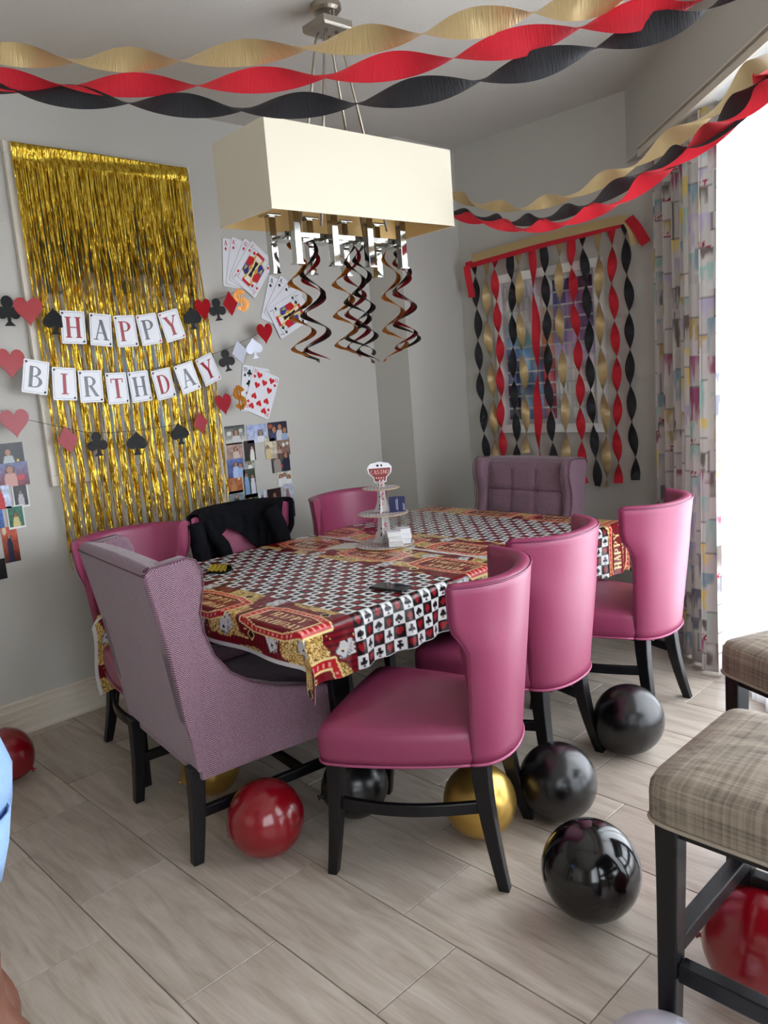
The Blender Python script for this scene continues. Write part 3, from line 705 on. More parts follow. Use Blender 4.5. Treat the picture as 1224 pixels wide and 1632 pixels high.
def make_stool(label):
    """origin at the near-left leg; x runs along the front, y away"""
    t = thing('bar_stool', label, 'stool', group='taupe bar stools along the right edge')
    Wd, Dp = .46, .38
    mb = MB(); O = [(x, y) for x, y in [(a, b) for a, b in rounded(.44, .44, .49, -.03, n=48, p=12)]]
    R = []
    def ring(sc, z): return [((x - .23) * sc + .23, y * sc + .19, z) for x, y in O]
    for sc, z in ((.96, .612), (.985, .616), (1, .63), (1.0, .675), (.99, .695), (.965, .708)): R.append(ring(sc, z))
    for k in range(1, 6):
        s = 1 - k / 6; R.append(ring(.965 * s, .708 + .035 * (1 - s * s)))
    mb.loft(R); mb.build('seat', M_plaid, t, smooth=True)
    MB().tube([(p[0], p[1], .619) for p in ring(1.0, 0)] + [(ring(1.0, 0)[0][0], ring(1.0, 0)[0][1], .619)], .0045, 6).build('piping', mat('taupe_piping', rgb(150, 138, 122), .7), t, smooth=True)
    MB().box(.0, Wd, .0, Dp - .01, .585, .615).build('seat_rail', M_black_wood, t)
    for x, y in ((.0, .0), (Wd, .0), (.0, Dp), (Wd, Dp)):
        ft = -.012 if x == 0 else .012; fy = -.0 if y == 0 else .02
        leg_mesh('leg', (x + .012, y + .012, .61), (x + ft + .012, y + fy + .012, 0), .048, .036, 0, t)
    for x in (.012, Wd + .012): MB().box(x - .018, x + .018, .03, Dp, .315, .352).build('stretcher', M_black_wood, t, bevel=.003)
    o = MB().box(.03, Wd, -.004, .030, .262, .302).build('foot_rail', M_black_wood, t, bevel=.003)
    MB().box(.03, Wd, Dp - .004, Dp + .030, .262, .302).build('rear_rail', M_black_wood, t, bevel=.003)
    # buttoned low back, out of frame to the right
    return t
s1 = make_stool('taupe plaid bar stool cut by the right edge, nearest the camera')
s1.location = (1.618, .585, 0)
dup(s1, 'taupe plaid bar stool farther back, beside the sheer curtain', (1.425, 1.405, 0), math.radians(-24))

# ================================================================== PATTERNED CURTAIN, SHEER
def curtain_print(U, V):
    C = np.empty(U.shape + (3,)); C[:] = rgb(200, 196, 191)
    r = np.random.default_rng(21)
    pal = [rgb(120, 150, 162), rgb(176, 150, 84), rgb(140, 48, 92), rgb(96, 98, 112), rgb(170, 160, 186), rgb(146, 178, 170), rgb(88, 74, 66), rgb(214, 186, 96)]
    colw = .062
    for ci in range(int(U.max() / colw) + 1):
        z = -r.random() * .1
        while z < 2.7:
            h = .07 + .11 * r.random(); x0 = ci * colw + r.uniform(-.012, .012); wd = colw * r.uniform(.8, 1.5)
            m = (U > x0) & (U < x0 + wd) & (V > z) & (V < z + h)
            tone = 1 - .22 * r.random(); C[m] = np.array(rgb(202, 196, 191)) * tone
            k = r.random()
            if k < .68:
                p = np.array(pal[int(r.integers(len(pal)))]); top = z + h; dep = h * r.uniform(.4, 1.0)
                st = vnoise(U[m] * 1.0, V[m] * .15, .009, int(r.integers(99))); fade = (V[m] - (top - dep)) / dep
                a = np.clip((st * .9 + fade * .5 - .45) * 2.2, 0, .85) * (fade > 0)
                C[m] = C[m] * (1 - a[:, None]) + p[None] * a[:, None]
            if k > .45:
                e = m & (V < z + .008); C[e] = C[e] * .45
            if k > .82:
                e = m & (U < x0 + .005); C[e] = C[e] * .35
            if .5 < k < .6:
                e = m & (V < z + .03) & (vnoise(U, V, .006, 5) > .6); C[e] = rgb(150, 30, 60)
            z += h
    return C
def fabric_mat(name, attr, tr, col=(1, 1, 1), transp=0.0):
    m = bpy.data.materials.new(name); m.use_nodes = True; nt = m.node_tree; N = nt.nodes; L = nt.links
    d = N.new('ShaderNodeBsdfDiffuse'); t = N.new('ShaderNodeBsdfTranslucent'); mx = N.new('ShaderNodeMixShader'); mx.inputs[0].default_value = tr
    if attr:
        a = N.new('ShaderNodeAttribute'); a.attribute_name = 'Col'; L.new(a.outputs['Color'], d.inputs[0]); L.new(a.outputs['Color'], t.inputs[0])
    else:
        wv = N.new('ShaderNodeTexNoise'); wv.inputs['Scale'].default_value = 400
        for q in (d, t): q.inputs[0].default_value = (*col, 1)
    L.new(d.outputs[0], mx.inputs[1]); L.new(t.outputs[0], mx.inputs[2]); out = mx
    if transp:
        tp = N.new('ShaderNodeBsdfTransparent'); m2 = N.new('ShaderNodeMixShader'); m2.inputs[0].default_value = transp
        L.new(mx.outputs[0], m2.inputs[1]); L.new(tp.outputs[0], m2.inputs[2]); out = m2
    L.new(out.outputs[0], N['Material Output'].inputs[0]); return m
def curtain_obj(name, s0, s1, n0, folds, amp, Wf, z0, z1, m, printed, nu=240, nv=300, flare=0.0, seed=1):
    U, V = np.meshgrid(np.linspace(0, 1, nu), np.linspace(0, 1, nv), indexing='ij')
    low = 1 - V
    ph = U * folds * 2 * PI + .5 * np.sin(U * 9 + seed) + .35 * np.sin(V * 2.2 + U * 7)
    s = s0 + (s1 - s0) * U + .012 * np.sin(2 * ph) + flare * U * low ** 3
    n = n0 + amp * (.85 + .3 * low) * np.sin(ph) + .008 * np.sin(3.1 * ph + 2)
    z = z0 + (z1 - z0) * V
    x = BX + q2 * s + q2 * n; y = BY - q2 * s + q2 * n
    C = curtain_print(U * Wf, V * (z1 - z0)) if printed else None
    return grid_obj(name, np.stack([x, y, z], -1), C, m)
cu = curtain_obj('curtain', .17, .93, -.052, 6.5, .036, 1.15, .015, 2.585, fabric_mat('printed_linen', True, .08), True, 260, 330)
tag(cu, 'floor-length white curtain printed with multicoloured brush-stroke blocks', 'curtain')
sh = curtain_obj('sheer_curtain', .62, 3.95, -.004, 26, .014, 3, .02, 2.58, fabric_mat('white_voile', False, .55, (.93, .95, .98), .55), False, 620, 12, seed=4)
tag(sh, 'white sheer curtain across the bright bay window', 'curtain')

# ================================================================== CHANDELIER
CH = (-.155, 1.481)
ch = thing('chandelier', 'rectangular cream drum-shade chandelier with mirrored square tubes over the table', 'light fixture', (*CH, 0), math.radians(-3.5))
HX, HY, Z0, Z1 = .18, .463, 2.15, 2.457
M_shade_o = mat('cream_shade_fabric', rgb(212, 204, 184), .8, noise=(300, .02))
M_shade_i = mat('gold_shade_lining', rgb(204, 170, 112), .5)
mb = MB(); t_ = .004
def rect(hx, hy, z): return [(-hx, -hy, z), (hx, -hy, z), (hx, hy, z), (-hx, hy, z)]
mb.loft([rect(HX, HY, Z0), rect(HX, HY, Z1)], 0, (False, False))
mb.loft([rect(HX - t_, HY - t_, Z1), rect(HX - t_, HY - t_, Z0)], 1, (False, False))
mb.loft([rect(HX, HY, Z1), rect(HX - t_, HY - t_, Z1)], 0, (False, False)); mb.loft([rect(HX - t_, HY - t_, Z0), rect(HX, HY, Z0)], 0, (False, False))
shd = mb.build('shade', [M_shade_o, M_shade_i], ch)
for sg in (-1, 1):
    MB().box(-HX - .001, HX + .001, sg * HY - .002, sg * HY + .002, Z0 - .001, Z0 + .006).build('shade_edge', M_shade_o, shd)
CZ = 2.90
MB().loft([rect(.062, .062, CZ - .02), rect(.07, .07, CZ - .012), rect(.07, .07, CZ + .012), rect(.055, .055, CZ + .016)]).build('canopy', mat('hammered_nickel', rgb(165, 158, 148), .4, .9, bump=(50, .3)), ch, bevel=.002)
for sx, sy in ((-.035, 0), (.035, 0)):
    ring = [(sx + .012 * math.cos(a), sy, CZ + .04 + .026 * math.sin(a)) for a in [2 * PI * k / 16 for k in range(17)]]
    MB().tube(ring, .003, 6).build('loop', M_nickel, ch, smooth=True)
MB().lathe([(.05, ZC - .03), (.06, ZC - .02), (.06, ZC)], 24).build('ceiling_plate', M_nickel, ch, smooth=False)
for sx in (-1, 1):
    for sy in (-1, 1):
        MB().tube([(sx * .022, sy * .022, CZ - .015), (sx * .03, sy * .04, CZ - .05), (sx * .075, sy * .17, 2.13)], .006, 8).build('rod', M_nickel, ch, smooth=True)
def tubesq(x0, x1, y0, y1, z0, z1): return MB().box(x0, x1, y0, y1, z0, z1)
for sx in (-1, 1):
    for k in range(4):
        y = -.27 + .18 * k - .03; x = sx * .08; w_ = .0155
        c = tubesq(x - w_, x + w_, y - w_, y + w_, 1.985 + (.0 if sx > 0 else -.012), 2.185).build('mirrored_tube', M_chrome, ch, bevel=.002)
        MB().box(x - .032, x + .032, y - .032, y + .032, 2.185, 2.192).build('cap_plate', M_chrome, c, bevel=.001)
        MB().box(x - .019, x + .019, y - .019, y + .019, 1.98 + (.0 if sx > 0 else -.012), 1.986 + (.0 if sx > 0 else -.012)).build('foot_plate', M_chrome, c)
for x in (-.045, .045): MB().box(x - .009, x + .009, -.33, .27, 2.088, 2.106).build('rail', M_chrome, ch, bevel=.001)
for k in range(4):
    y = -.30 + .18 * k; MB().box(-.08, .08, y - .009, y + .009, 2.085, 2.103).build('crossbar', M_chrome, ch, bevel=.001)
    MB().box(-.04, .04, y - .035, y + .035, 2.078, 2.084).build('mirror_plate', M_chrome, ch)

# ================================================================== HANGING SWIRLS
def swirl(label, x, y, zt, zb, turns, r0, r1, wd, m, ph, group):
    n = int(turns * 22); L = []
    for i in range(n + 1):
        t = i / n; a = ph + turns * 2 * PI * t; r = r0 + (r1 - r0) * t ** .8; z = zt + (zb - zt) * (t ** .9)
        w_ = wd * (.55 + .45 * math.sin(PI * (.12 + .8 * t))) 
        ca, sa = math.cos(a), math.sin(a)
        L.append([(x + (r - w_ / 2) * ca, y + (r - w_ / 2) * sa, z + w_ * .28), (x + (r + w_ / 2) * ca, y + (r + w_ / 2) * sa, z - w_ * .28)])
    P = np.array(L).reshape(n + 1, 2, 3); o = grid_obj('swirl_decoration', P, None, m)
    s = o.modifiers.new('solid', 'SOLIDIFY'); s.thickness = .0006
    return tag(o, label, 'hanging decoration', group)
M_sw = dict(black=mat('black_foil', rgb(12, 12, 13), .2, .5), red=mat('dark_red_foil', rgb(120, 14, 24), .2, .75), gold=mat('copper_gold_foil', rgb(190, 120, 44), .2, .9))
GS = 'foil swirls hanging from the chandelier'
for cl, (px, names, zb) in enumerate(((492, ('black', 'red', 'gold'), 1.62), (565, ('black', 'red', 'gold', 'black'), 1.615), (637, ('black', 'gold', 'red'), 1.625))):
    place = ('left', 'middle', 'right')[cl]
    base = back(px, 470, 2, 1.83)
    # sit under the chandelier's centre line
    R = np.array(CAM_R); d = R @ np.array([(px - 612) / F_PX, -(470 - 816) / F_PX, -1.0]); tt = (CH[0] + .03 - CAM_P[0]) / d[0]; cy = CAM_P[1] + tt * d[1]; cx = CH[0] + .03
    for k, nm in enumerate(names):
        a = 2 * PI * k / len(names) + cl; sp = .04 if len(names) < 4 else .055
        lab = {0: 'black', 1: 'dark red', 2: 'copper gold', 3: 'black'}
        cn = dict(black='black', red='dark red', gold='copper gold')[nm]
        l = f'{cn} foil swirl hanging in the {place} cluster under the chandelier'
        if len(names) == 4 and nm == 'black': l = f'{cn} foil swirl on the {"left" if k == 0 else "right"} side of the middle cluster'
        off = sp * (1 if k else -1) if nm == 'black' else 0
        X = cx + sp * math.cos(a) * .6; Y = cy + sp * math.sin(a) + (off if len(names) == 4 else 0)
        swirl(l, X, Y, 2.07, zb + .02 * math.sin(k * 3 + cl), 2.9 + .3 * k, .026, .058 - .005 * k, .021, M_sw[nm], a * 2 + k, GS)

# ================================================================== STREAMERS
def ribbon(name, pts, width, colr, label, twist, group, thick=.0005, seg=10, face=None, up=(0, 0, 1), parent=None):
    """twisted crepe ribbon along pts; twist(i_float)->angle of the width axis from the up direction"""
    path = catmull(pts, seg); n = len(path); rows = []; uv = []
    L = 0
    for i in range(n):
        p = Vector(path[i]); t = (Vector(path[min(i + 1, n - 1)]) - Vector(path[max(i - 1, 0)])).normalized()
        a = Vector(up)
        if face is not None: a = t.cross(p - Vector(face)); a = a if a.z > 0 else -a
        a = (a - t * a.dot(t)).normalized(); b = t.cross(a)
        th = twist(i / seg); wv = a * math.cos(th) + b * math.sin(th); nn = t.cross(wv)
        if i: L += (Vector(path[i]) - Vector(path[i - 1])).length
        ww = width
        rows.append([p + wv * ww * (k / 4 - .5) + nn * (.025 * ww * math.cos(PI * (k / 4 - .5) * 2) if True else 0) for k in range(5)]); uv.append(L)
    P = np.array([[tuple(q) for q in r] for r in rows]); o = grid_obj(name, P, None, M_crepe[colr])
    lay = o.data.uv_layers.new(name='uv'); idx = np.empty(len(o.data.loops), np.int32); o.data.loops.foreach_get('vertex_index', idx)
    UVs = np.stack([np.repeat(np.array(uv), 5), np.tile(np.arange(5) * width / 4, n)], -1)[idx]; lay.data.foreach_set('uv', UVs.reshape(-1).astype(np.float32))
    if parent: o.parent = parent
    if label: tag(o, label, 'streamer', group)
    return o
def node_path(nodes, d_of, tail0=None, tail1=None, off=0.0):
    """nodes: pixels where the ribbon is edge-on; half-twist between consecutive nodes, midpoints are broad"""
    pts = []; th = []
    if tail0:
        for q in tail0: pts.append(np.array(q)); th.append(0)
    k0 = len(pts)
    for i, (x, y) in enumerate(nodes):
        pts.append(ray(x, y, d_of(x)))
        if i < len(nodes) - 1:
            xm, ym = (x + nodes[i + 1][0]) / 2, (y + nodes[i + 1][1]) / 2; pts.append(ray(xm, ym, d_of(xm)))
    k1 = len(pts)
    if tail1:
        for q in tail1: pts.append(np.array(q))
    def tw(f): return PI / 2 + (f - k0) * PI / 2      # node: width axis along the line of sight
    return pts, tw
dA = lambda x: 2.0 - .52 * min(1, max(0, x / 700.0))
GA = 'twisted streamers strung across the ceiling'
def set1(nodes, colr, lab, z_end):
    a = ray(*nodes[0], dA(nodes[0][0])); b = ray(*nodes[-1], dA(nodes[-1][0]))
    dirn = a - ray(*nodes[1], dA(nodes[1][0])); dirn /= np.linalg.norm(dirn)
    t0 = []
    tot = (a[0] - XL - .03) / max(-dirn[0], .1); ylim = (a[1] + 1.5) / max(-dirn[1], .01)
    if ylim < tot: tot = ylim; z_end = 2.96
    m = max(2, int(tot / .13))
    for k in range(m, 0, -1):
        q = a + dirn * tot * k / m; q[2] = a[2] + (z_end - a[2]) * (k / m) ** 1.1; q[0] = max(q[0], XL + .01); t0.append(q)
    d2 = b - ray(*nodes[-2], dA(nodes[-2][0])); d2 /= np.linalg.norm(d2); t1 = []
    tot = (3.62 - (b[0] + b[1])) / (d2[0] + d2[1]) ; tot = min(max(tot, .3), 2.5); m = max(2, int(tot / .13))
    for k in range(1, m + 1):
        q = b + d2 * tot * k / m; q[2] = b[2] + (2.5 - b[2]) * (k / m); t1.append(q)
    pts, tw = node_path(nodes, dA, t0, t1)
    ribbon('streamer', pts, .044, colr, lab, tw, GA, face=CAM_P)
set1([(-60, 80), (118, 95), (288, 95), (490, 74), (672, 52), (850, 20), (1010, -8)], 'gold', 'gold crepe streamer, topmost of the three crossing the ceiling', 2.75)
set1([(-90, 118), (108, 136), (315, 135), (518, 120), (722, 92), (925, 44), (1115, 2)], 'red', 'red crepe streamer, middle one of three crossing the ceiling', 2.68)
set1([(-160, 105), (30, 145), (205, 163), (385, 173), (570, 163), (765, 128), (950, 77), (1130, 14)], 'black', 'black crepe streamer, lowest of the three crossing the ceiling', 2.60)
def dB(x): return 1.5 + 2.35 * min(1.2, max(-.2, (1224 - x) / 490.0)) ** 1.0 if x < 1224 else 1.5 - (x - 1224) * .0036
GB = 'twisted streamers swooping from the window wall'
def set2(nodes, colr, lab, off):
    f = lambda x: dB(x) + off
    wallp = [np.array(q) for q in ((-.05, 2.2, 2.16), (-.6, 2.65, 2.25), (XC + .01, 3.1, 2.42))]
    a = ray(*nodes[0], f(nodes[0][0])); m = 6; t0 = []
    for k in range(m, 0, -1):
        q = a + (np.array([XC + .03, 3.1 + off, 2.60]) - a) * k / m; t0.append(q)
    b = ray(*nodes[-1], f(nodes[-1][0])); t1 = []
    e = np.array([2.42, 1.22, 2.42 + off]); 
    for k in range(1, 9): t1.append(b + (e - b) * k / 8)
    pts, tw = node_path(nodes, f, t0, t1)
    ribbon('streamer', pts, .048, colr, lab, tw, GB, face=CAM_P)
set2([(712, 305), (759, 325), (831, 331), (913, 310), (1011, 262), (1131, 180), (1262, 62)], 'gold', 'gold crepe streamer swooping from window wall behind the lamp shade', .06)
set2([(716, 336), (765, 346), (814, 353), (870, 347), (937, 325), (1030, 272), (1120, 225), (1240, 110)], 'black', 'black crepe streamer swooping from window wall behind the lamp shade', 0)
set2([(722, 342), (771, 352), (833, 364), (899, 354), (984, 321), (1073, 258), (1180, 178), (1262, 85)], 'red', 'red crepe streamer swooping from window wall behind the lamp shade', -.04)
# wall curtain of streamers
YW = YB - .06
GW = 'vertical streamers over the framed swatch picture'
VS = [('black', (755, 423), (775, 745), 'first from the left, by the red tail'), ('gold', (773, 417), (791, 745), 'second from the left'), ('red', (789, 414), (803, 745), 'third from the left'),
      ('black', (813, 405), (824, 745), 'at the left edge of the picture'), ('gold', (825, 405), (840, 722), 'fifth from the left, over the pale swatches'), ('red', (849, 396), (861, 745), 'sixth from left, barely twisted'),
      ('black', (866, 392), (881, 745), 'over the middle of the picture'), ('gold', (889, 388), (903, 745), 'eighth from the left, beside the orange swatches'), ('red', (910, 379), (932, 771), 'fourth from the right, ending behind the wing chair'),
      ('black', (929, 374), (951, 775), 'over the right side of the picture'), ('gold', (951, 370), (968, 776), 'over the right frame edge'), ('red', (975, 364), (987, 770), 'second from the right'), ('black', (996, 355), (1012, 765), 'farthest right')]
for i, (c, a, b, l) in enumerate(VS):
    A = back(*a, 1, YW); B = back(*b, 1, YW); Ln = np.linalg.norm(B - A); half = .205 if c != 'gold' else .26
    if i == 5: half = .5
    st = .07 if i in (3, 5, 6, 8) else .0
    nseg = max(4, int(Ln / .06)); pts = []
    for k in range(nseg + 1):
        t = k / nseg; q = A + (B - A) * t; q[1] = YW + .006 * math.sin(k * 1.3 + i); q[0] += .006 * math.sin(t * 9 + i * 2); pts.append(q)
    ph = random.uniform(-.5, .5)
    def tw(f, Ln=Ln, nseg=nseg, half=half, st=st, ph=ph): return max(0.0, (f / nseg * Ln - st)) / half * PI + ph * min(1, f / nseg * Ln / .1)
    ribbon('streamer', pts, .054, c, f'{c} crepe streamer on the back wall, {l}', tw, GW, up=(1, 0, 0), seg=6)
def flat_band(pxs, colr, lab, yo, wd, up):
    pts = [back(x, y, 1, YW + yo) for x, y in pxs]; 
    return ribbon('streamer', pts, wd, colr, lab, lambda f: 0.0, GW, up=up, seg=6)
flat_band([(752, 412), (800, 398), (860, 381), (930, 364), (985, 351), (998, 350)], 'gold', 'flat gold crepe band along the top of the wall streamers', -.034, .05, (0, 0, 1))
flat_band([(742, 424), (790, 410), (860, 390), (930, 372), (990, 356)], 'red', 'flat red crepe band just beneath the flat gold band', -.026, .045, (0, 0, 1))
ribbon('streamer', [back(744, 424, 1, YW - .045), back(746, 440, 1, YW - .045), back(750, 460, 1, YW - .03), back(752, 474, 1, YW - .02)], .045, 'red', 'short red crepe tail at the left end of the top band', lambda f: -.7 + .12 * f, GW, up=(1, 0, 0))
ribbon('streamer', [back(1002, 347, 1, YW - .04), back(1014, 362, 1, YW - .05), back(1030, 388, 1, YW - .03)], .055, 'red', 'short red crepe tail folded off the right end of the top band', lambda f: -.35, GW, up=(1, 0, 0))
ribbon('streamer', [back(1001, 353, 1, YW - .036), back(1008, 368, 1, YW - .03), back(1013, 390, 1, YW - .015)], .05, 'gold', 'short gold crepe tail under the red tail at right', lambda f: -.4 - .2 * f, GW, up=(1, 0, 0))

# ================================================================== FRAMED PICTURE (back wall)
pic = thing('framed_picture', 'white framed grid of paint swatches on the back wall behind streamers', 'picture', (-.515, YB - .001, 1.625))
PX, PZ = .392, .505
mb = MB()
for (a, b, c, d) in ((-PX, PX, PZ - .055, PZ), (-PX, PX, -PZ, -PZ + .055), (-PX, -PX + .055, -PZ + .055, PZ - .055), (PX - .055, PX, -PZ + .055, PZ - .055)): mb.box(a, b, -.034, 0, c, d)
mb.build('frame', M_white, pic, bevel=.002)
MB().box(-PX + .05, PX - .05, -.012, -.004, -PZ + .05, PZ - .05).build('mount', mat('mount_board', rgb(212, 214, 216), .6), pic)
cols7 = [[(150, 160, 175), (170, 190, 200), (140, 170, 185), (120, 150, 175), (80, 130, 160), (30, 80, 150), (20, 60, 130), (40, 60, 110), (15, 25, 60), (10, 20, 60), (8, 16, 48)],
         [(170, 180, 182), (160, 190, 200), (150, 185, 198), (140, 165, 180), (90, 150, 185), (50, 120, 165), (60, 130, 165), (50, 120, 150), (50, 100, 140), (60, 120, 160), (50, 100, 150)],
         [(150, 140, 160), (170, 160, 190), (150, 140, 175), (150, 190, 200), (110, 160, 175), (70, 110, 140), (50, 80, 120), (50, 80, 120), (60, 110, 150), (60, 120, 165), (60, 100, 150)],
         [(190, 195, 195), (175, 175, 170), (150, 130, 105), (140, 115, 85), (175, 105, 50), (190, 90, 50), (190, 70, 50), (170, 45, 55), (140, 30, 45), (130, 30, 45), (125, 40, 65)],
         [(25, 45, 100), (60, 60, 120), (90, 90, 140), (80, 70, 125), (110, 95, 150), (130, 115, 165), (150, 140, 180), (175, 180, 190), (165, 175, 180), (150, 165, 180), (150, 165, 175)],
         [(40, 25, 80), (120, 70, 120), (115, 70, 120), (95, 60, 110), (140, 100, 150), (160, 130, 170), (185, 150, 180), (190, 170, 185), (175, 180, 185), (190, 170, 180), (170, 175, 180)],
         [(45, 15, 60), (115, 70, 115), (90, 70, 120), (85, 60, 115), (120, 100, 145), (130, 115, 155), (150, 140, 170), (165, 160, 180), (165, 175, 180), (150, 160, 180), (120, 145, 170)]]
GX0, GX1, GZ0, GZ1 = -PX + .075, PX - .075, -PZ + .08, PZ - .08
for i in range(7):
    for j in range(11):
        x0 = GX0 + (GX1 - GX0) * i / 7; x1 = GX0 + (GX1 - GX0) * (i + 1) / 7 - .001; z1 = GZ1 - (GZ1 - GZ0) * j / 11 - .006; z0 = GZ1 - (GZ1 - GZ0) * (j + 1) / 11 + .006
        mb = MB()
        for s in range(6):
            xa = x0 + (x1 - x0) * s / 6; xb = x0 + (x1 - x0) * (s + 1) / 6; f = 1 + random.uniform(-.22, .22)
            cc = rgb(*cols7[i][j]); gy = sum(cc) / 3; cc = tuple(min(.8, (q * .72 + gy * .28) * 2.4 + .01) for q in cc); mb.box(xa, xb, -.0145, -.012, z0, z1, col=tuple(min(1, q * f) for q in cc))
        mb.build('swatch', M_print, pic)
gp = MB().box(-PX + .05, PX - .05, -.022, -.020, -PZ + .05, PZ - .05).build('glazing', glass, pic)

# ================================================================== LEFT WALL: framed panel + foil fringe
FY0, FY1, FZ0, FZ1 = .679, 1.625, 1.144, 2.706
pan = thing('framed_panel', 'large cream framed panel on the left wall behind the gold foil fringe', 'picture', (XL + .001, (FY0 + FY1) / 2, (FZ0 + FZ1) / 2))
fy, fz = (FY1 - FY0) / 2, (FZ1 - FZ0) / 2; mb = MB()
for (a, b, c, d) in ((-fy, fy, fz - .05, fz), (-fy, fy, -fz, -fz + .05), (-fy, -fy + .05, -fz + .05, fz - .05), (fy - .05, fy, -fz + .05, fz - .05)): mb.box(0, .03, a, b, c, d)
mb.build('frame', mat('cream_frame', rgb(212, 204, 190), .4), pan, bevel=.003)
nY, nZ = 60, 100; mb = MB()
Yg = np.linspace(-fy + .05, fy - .05, nY); Zg = np.linspace(-fz + .05, fz - .05, nZ); YY, ZZ = np.meshgrid(Yg, Zg, indexing='ij')
Cg = np.empty(YY.shape + (3,)); Cg[:] = rgb(214, 216, 216); teal = np.array(rgb(44, 84, 88)); nn = vnoise(YY + 3, ZZ + 3, .07, 9)
Cg[(ZZ > .12)] = teal; Cg[ZZ > .55] = rgb(130, 110, 50); mm = (ZZ > .05) & (ZZ < .22) & (nn > .5); Cg[mm] = rgb(180, 186, 184)
Cg[(np.abs(YY - .02) < .16) & (ZZ < -.02) & (ZZ > -.6)] = rgb(196, 214, 232); Cg[(np.abs(ZZ + .42) < .02)] = rgb(226, 226, 224); Cg[(np.abs(YY + .2) < .012) & (ZZ < 0)] = rgb(150, 152, 150)  # pale blue block is a window reflection put into the board's colour
Pg = np.stack([np.full(YY.shape, .012), YY, ZZ], -1); grid_obj('painted_board', Pg, Cg, M_print, pan, smooth=False)
# foil fringe
def foil_mat():
    m = bpy.data.materials.new('gold_foil'); m.use_nodes = True; nt = m.node_tree; N = nt.nodes; L = nt.links; b = N['Principled BSDF']
    b.inputs['Base Color'].default_value = (*rgb(206, 160, 40), 1); b.inputs['Metallic'].default_value = .9; b.inputs['Roughness'].default_value = .27
    tc = N.new('ShaderNodeTexCoord'); mp = N.new('ShaderNodeMapping'); mp.inputs['Scale'].default_value = (1, 1, .25); n = N.new('ShaderNodeTexNoise'); n.inputs['Scale'].default_value = 70; n.inputs['Detail'].default_value = 2
    bp = N.new('ShaderNodeBump'); bp.inputs['Strength'].default_value = .9; bp.inputs['Distance'].default_value = .012
    L.new(tc.outputs['Object'], mp.inputs[0]); L.new(mp.outputs[0], n.inputs['Vector']); L.new(n.outputs['Fac'], bp.inputs['Height']); L.new(bp.outputs[0], b.inputs['Normal'])
    r = N.new('ShaderNodeValToRGB'); r.color_ramp.elements[0].color = (*rgb(186, 136, 18), 1); r.color_ramp.elements[1].color = (*rgb(255, 226, 92), 1); r.color_ramp.elements[0].position = .35; r.color_ramp.elements[1].position = .65
    L.new(n.outputs['Fac'], r.inputs[0]); L.new(r.outputs[0], b.inputs['Base Color']); return m
M_foil = foil_mat()
ff = thing('foil_fringe_curtain', 'shiny gold foil fringe curtain hung over the panel on the left wall', 'foil curtain', (XL, 1.15, 2.70))
nu, nv = 90, 14; P = np.zeros((nu, nv, 3))
for i in range(nu):
    for j in range(nv):
        u = i / (nu - 1); v = j / (nv - 1)
        P[i, j] = (.045 + .006 * math.sin(v * 7 + u * 5) + .006 * (vnoise(np.array(u * 9), np.array(v * 3), 1.0, 4) - .5), -.445 + .90 * u, -.002 - .10 * v - (.018 * vnoise(np.array(u * 22), np.array(0.), 1., 6) if j == nv - 1 else 0))
hd = grid_obj('header', P, None, M_foil, ff); hd.modifiers.new('s', 'SOLIDIFY').thickness = .0008
mb = MB(); NS = 420
for k in range(NS):
    u = (k + random.random()) / NS; y = -.445 + .90 * u; n = 30
    # strands gather into clumps lower down
    clump = round(u * 17 + random.uniform(-.15, .15)) / 17; yb = -.44 + .93 * (clump * .62 + u * .38) - .0
    end = -1.93 + .15 * u + random.uniform(-.06, .08); end = end if random.random() > .06 else end + .2
    x0 = .05 + random.uniform(-.012, .02); tw = random.uniform(2, 9); ph = random.uniform(0, 6.28); tw2 = random.uniform(-1, 1)
    wd = random.choice((.0036, .0045, .006)); rows = []
    for i in range(n + 1):
        t = i / n; g = min(1, max(0, (t - .12) / .45)); g = g * g * (3 - 2 * g); yy = y + (yb - y) * g * .8 + .004 * math.sin(t * 17 + ph) * t
        xx = x0 + .010 * math.sin(t * 11 + ph * 2) * t; z = -.08 + (end + .08) * t; a = tw2 * .6 + tw * t * t * 2 + ph * t + .5 * math.sin(i * 2.1 + ph) * min(1, t * 3)
        c, s = math.cos(a) * wd / 2, math.sin(a) * wd / 2
        rows.append([(xx - s, yy - c, z), (xx + s, yy + c, z)])
    mb.loft(rows, caps=(False, False), closed=False)
st = mb.build('foil_strands', M_foil, ff); st['kind'] = 'stuff'

